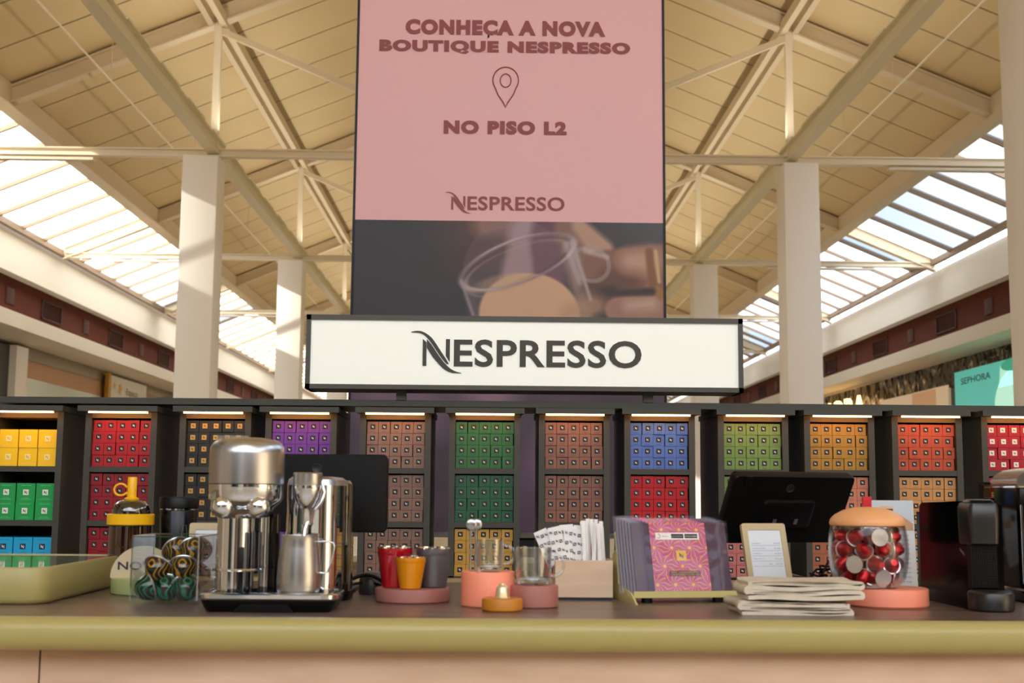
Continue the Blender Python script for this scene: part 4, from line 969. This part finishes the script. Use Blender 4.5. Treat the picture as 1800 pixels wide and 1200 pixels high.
V = [(x, y, z) for y, z in pth for x in (-.0095, .0095)]; q.add(V, [(2*i, 2*i+1, 2*i+3, 2*i+2) for i in range(5)]); q.box(-.0095, .0095, -.0032, .0032, .172, .194); q.build('red_tab', mat('red fabric tab', (190, 20, 34), .6), t, 0)
RC = mat('red capsule aluminium', (178, 8, 22), .28, .55); FOIL = mat('capsule foil', (222, 218, 214), .3, .8)
me_cb = MB().lathe(cap_body, n=28).mesh('capsule_body', RC)
me_cl = MB().lathe([(0, -.0006), (.0165, -.0006), (.0186, -.0008), (.0188, .0002), (.0188, .0014), (.0165, .0017)], n=28).mesh('capsule_foil', FOIL)
def capsule(x, y, z, dr, label):
    p = thing('red_capsule', label, 'coffee capsule', C(jx+x, jy+y, jz+z), rot=Vector(dr).to_track_quat('Z', 'Y').to_euler(), group='red coffee capsules in the glass jar')
    for nm, m_ in (('body', me_cb), ('foil_lid', me_cl)):
        o = bpy.data.objects.new(nm, m_); COL.objects.link(o); o.parent = p
LEV = ['lowest', 'second', 'third', 'top']
rj = random.Random(12); HIT = []
for lv, (z, R0, n, ph) in enumerate(((.023, .047, 8, .3), (.052, .0600, 9, .0), (.082, .0610, 9, .35), (.110, .0570, 8, .1))):
    for i in range(4):
        a = PI/2*i+.4*lv; capsule(.022*math.cos(a), .022*math.sin(a), z, (rj.uniform(-.3, .3), -1, rj.uniform(-.6, .6)), 'red capsule in the middle of the jar, %s layer, %s one' % (LEV[lv], ORD[i]))
    for i in range(n):
        a = -PI/2+2*PI*(i+ph)/n; out = Vector((math.cos(a), math.sin(a), 0)); tan = Vector((-out.y, out.x, 0))
        dr = (tan*rj.uniform(-1, 1)+Vector((0, 0, 1))*rj.uniform(-.9, .9)+out*rj.uniform(.25, .95)).normalized()
        front = out.y < -.35
        c0 = out*R0+Vector((0, 0, z))
        face = False
        if (lv, i) in ((0, 0), (0, 1), (1, 8), (3, 0)): dr = (-out*1.0+Vector((rj.uniform(-.1, .1), 0, .22 if lv == 0 else .0))).normalized(); c0 = out*(R0+.0125)+Vector((0, 0, z)); face = True
        c = c0-dr*(.012 if not face else 0)
        side = 'front' if out.y < -.6 else ('rear' if out.y > .6 else ('right' if out.x > 0 else 'left'))
        capsule(c.x, c.y, c.z, dr, ('red capsule showing round silver foil, %s layer of jar, %s one round the glass' if face else 'red capsule with silver rim, %s layer of jar, %s one round the glass') % (LEV[lv], ORD[i]))
# ---- till monitors
def monitor(label, loc, rot, w, h, neck, base_dz):
    t = thing('till_monitor', label, 'monitor', loc, rot=(0, 0, rot[2]))
    tilt = rot[0]
    q = MB(); rbody(q, -w/2, w/2, -h/2, h/2, .014, [(-.016, .006), (-.012, .001), (.008, 0), (.012, .003)])
    o = q.build('housing', BLACK, t, 40, rot=(math.radians(90)+tilt, 0, 0))   # local z points to the viewer side
    q = MB(); rbody(q, -.075, .075, -.05, .03, .012, [(.012, 0), (.020, .003), (.022, .008)]); q.build('rear_cover', BLACK, o)
    q = MB(); rbody(q, -w/2+.008, w/2-.008, -h/2+.008, h/2-.008, .01, [(-.0175, 0), (-.0160, 0)]); q.build('glass_screen', BLACKG, o)
    q = MB().lathe([(0, .0122), (.010, .0122), (.011, .013), (.012, .0125)], (-.01, h/2-.035, 0), 24); q.build('rear_emblem', mat('dark grey emblem', (26, 26, 28), .5), o)
    q = MB(); q.box(-w/2+.03, -w/2+.05, h/2-.030, h/2-.002, .010, .016, bev=.002); q.build('rear_clip', BLACK, o)
    q = MB(); q.lathe([(.022, -neck), (.016, -neck+.02), (.014, -.03), (.014, .0)], (0, .035, 0), 24); q.build('neck', BLACK, t)
    q = MB(); rbody(q, -.09, .09, -.055, .10, .02, [(-neck-.012, 0), (-neck-.002, .0), (-neck, .004)]); q.build('foot', BLACK, t)
    for i in range(2): MB().box(-.040+i*.062, -.030+i*.062, -.034, -.020, .0222, .0235).build('rear_port', mat('port grey', (90, 92, 96), .4), o)
monitor('black till monitor seen from behind, left, behind the chrome coffee machine', C(-.410, 3.06, .234), (math.radians(0), 0, 0), .325, .187, .222, 0)
monitor('black till monitor seen from behind, right, above the price display', C(.742, 3.17, .2065), (math.radians(30), 0, math.radians(20)), .352, .196, .1935, 0)
cb = thing('cable_bundle', 'tangle of black cables behind the price display', 'cables', C(.83, 3.12))
for k in range(6):
    rr = random.Random(k+4); P = [(rr.uniform(-.03, .02), rr.uniform(-.02, .02), .004)]
    for i in range(7): P.append((-.02+.014*i+rr.uniform(-.02, .02), rr.uniform(-.03, .03), .01+.075*abs(math.sin(i*.6+k))*rr.uniform(.5, 1)))
    PP = []
    for i in range(len(P)-1):
        for s in range(5): PP.append(tuple(P[i][j]*(1-s/5)+P[i+1][j]*s/5 for j in range(3)))
    MB().tube(PP, .0028, 7).build('cable', BLACK, cb)
cb = thing('power_cable', 'black power cable curving between the chrome machine and the red cup', 'cable', C(-.30, 2.93))
P = [(-.06+.15*t_/20, .02*math.sin(t_/5), .004+.042*math.sin(PI*min(t_/20, 1))) for t_ in range(21)]
MB().tube(P, .0045, 9).build('cable', BLACK, cb); MB().tube([(a, b+.02, c*.55+.003) for a, b, c in P], .003, 9).build('cable', BLACK, cb)
t = thing('card_puck', 'small round black device behind the red cup', 'device', C(-.275, 2.99))
MB().lathe([(0, 0), (.030, 0), (.032, .006), (.030, .035), (.022, .050), (0, .055)], n=36).build('body', mat('charcoal plastic', (52, 54, 58), .4), t)
# ---- menu card and little bottle
t = thing('menu_card', 'upright menu card with coffee glass picture behind the capsule jar', 'menu card', C(1.045, 3.28), rot=(math.radians(-6), 0, math.radians(-3)))
MB().box(-.065, .065, 0, .003, 0, .228).build('card', mat('menu white', (232, 236, 240), .4), t, 0)
MB().box(-.065, .065, -.0006, .0, .172, .227).build('picture_ground', mat('menu pale blue', (206, 214, 222), .4), t, 0)
q = MB(); q.prism([(-.018, .178), (.008, .178), (.012, .206), (-.022, .206)], -.0014, -.0008); q.build('pictured_coffee', mat('menu coffee', (70, 46, 36), .4), t, 0)
q = MB(); q.prism([(-.022, .206), (.012, .206), (.012, .213), (-.022, .213)], -.0014, -.0008); q.build('pictured_foam', mat('menu foam', (224, 190, 160), .4), t, 0)
q = MB(); q.prism([(.008, .150), (.062, .150), (.062, .168), (.030, .190), (.016, .186)], -.0014, -.0008); q.build('pictured_hand', mat('menu skin', (206, 160, 124), .4), t, 0)
q = MB()
for i in range(11): q.text(['ESPRESSO', 'CAPPUCCINO', 'LUNGO', 'RISTRETTO', 'LATTE', 'MACCHIATO'][i % 6], .012, .050, .136-i*.012, .139-i*.012, -.0012, 1 if i in (2, 7) else 0)
q.build('print', [mat('menu grey', (120, 120, 126), .5), mat('menu red', (190, 40, 50), .5)], t, 0)
MB().box(-.066, .066, -.004, .008, -.0, .006).build('holder', ACRYL, t, 0)
t = thing('glass_frame_stand', 'narrow dark framed glass block between the menu card and the black machines', 'stand', C(1.075, 3.08))
MB().box(-.012, .016, 0, .04, 0, .195).build('glass_block', thin_glass('greenish glass', (150, 200, 170), .15, .6), t, 0)
q = MB(); q.box(-.016, -.012, -.002, .042, 0, .2); q.box(.016, .02, -.002, .042, 0, .2); q.box(-.016, .02, -.002, .042, .196, .2); q.build('dark_frame', BLACK, t, 0)
MB().box(-.012, .016, .002, .036, 0, .075).build('green_content', mat('moss green', (120, 124, 70), .5), t, 0)
# ---- slim black machine
t = thing('slim_coffee_machine', 'slim glossy black capsule machine right of the capsule jar', 'coffee machine', C(1.045, 2.66))
q = MB(); q.prism([(0.0, .03), (.0, .222), (.006, .229), (.30, .2235), (.318, .215), (.322, .012), (.30, .0), (.06, .0)], -.028, .040, axis='x'); q.build('body', BLACKG, t, 30)
q = MB(); rbody(q, -.036, .028, -.02, .06, .012, [(.138, .004), (.140, .002), (.185, 0), (.215, .0), (.224, .004), (.226, .010)]); q.build('head', mat('satin black', (22, 23, 25), .30, spec=.6), t)
q = MB(); rbody(q, -.032, .024, -.016, .05, .012, [(.226, .002), (.231, .005), (.232, .010)]); q.build('lever', BLACKG, t)
q = MB(); q.box(-.030, .026, .0, .02, .045, .138); q.build('front_panel', BLACK, t, 0)
q = MB()
for i in range(13): q.box(-.029+i*.0043, -.0277+i*.0043, -.002, .0, .048, .136)
for i in range(18): q.box(-.030, .026, -.002, .0, .048+i*.005, .0495+i*.005)
q.build('ribbed_grid', mat('grid black', (24, 24, 26), .3), t, 0)
MB().lathe([(0, 0), (.042, 0), (.046, .004), (.047, .036), (.045, .040), (.040, .043), (0, .043)], (.010, -.0, 0), 56).build('drip_tray', mat('satin black', (22, 23, 25), .3), t)
MB().box(-.03, .04, .03, .30, 0, .03, bev=.008).build('base', BLACK, t)
q = MB(); q.add([(-.0285, .065, .128), (-.0285, .040, .118), (-.0285, .040, .112), (-.0285, .065, .122)], [(0, 1, 2, 3)]); q.build('side_badge', mat('badge grey', (150, 150, 155), .3, .6), t, 0)
# ---- machine at the right edge
t = thing('wide_coffee_machine', 'wide glossy black coffee machine with metal cap cut off by the right edge', 'coffee machine', C(1.224, 2.905))
q = MB(); rbody(q, 0.0, .24, .0, .15, .012, [(.030, .004), (.036, 0), (.256, 0), (.262, .002)]); q.build('body', BLACKG, t)
q = MB(); pr_ = [(-.002, .262), (-.002, .278), (.010, .292), (.030, .302), (.060, .307), (.236, .307), (.242, .296), (.242, .262)]; q.prism(pr_, .0, .152); q.build('metal_cap', mat('warm grey metal', (150, 140, 138), .22, .9), t, 50)
q = MB(); rbody(q, -.003, .243, -.003, .154, .012, [(.2585, .001), (.260, -.0005), (.2635, .001)]); q.build('cap_ring', CHROME, t)
q = MB(); rbody(q, -.012, .25, -.12, .165, .03, [(0, .004), (.004, 0), (.022, 0)]); q.build('base', BLACK, t)
q = MB(); rbody(q, -.012, .25, -.12, .165, .03, [(.022, 0), (.026, .0), (.030, .004)]); q.build('chrome_rim', mat('dark chrome', (60, 58, 56), .08, 1), t)
MB().box(.004, .009, -.003, .002, .04, .22).build('chrome_strip', CHROME, t, 0)
t = thing('capsule_cup', 'small clear container with dark lid left of the wide black machine', 'container', C(1.232, 3.09))
MB().box(-.012, .012, 0, .03, 0, .235).build('column', BLACKG, t, 0)
MB().box(-.014, .014, -.002, .032, .236, .268).build('clear_body', thin_glass('amber clear', (215, 190, 160), .12, .6), t, 0)
MB().box(-.015, .015, -.003, .033, .268, .274).build('lid', BLACK, t, 0)
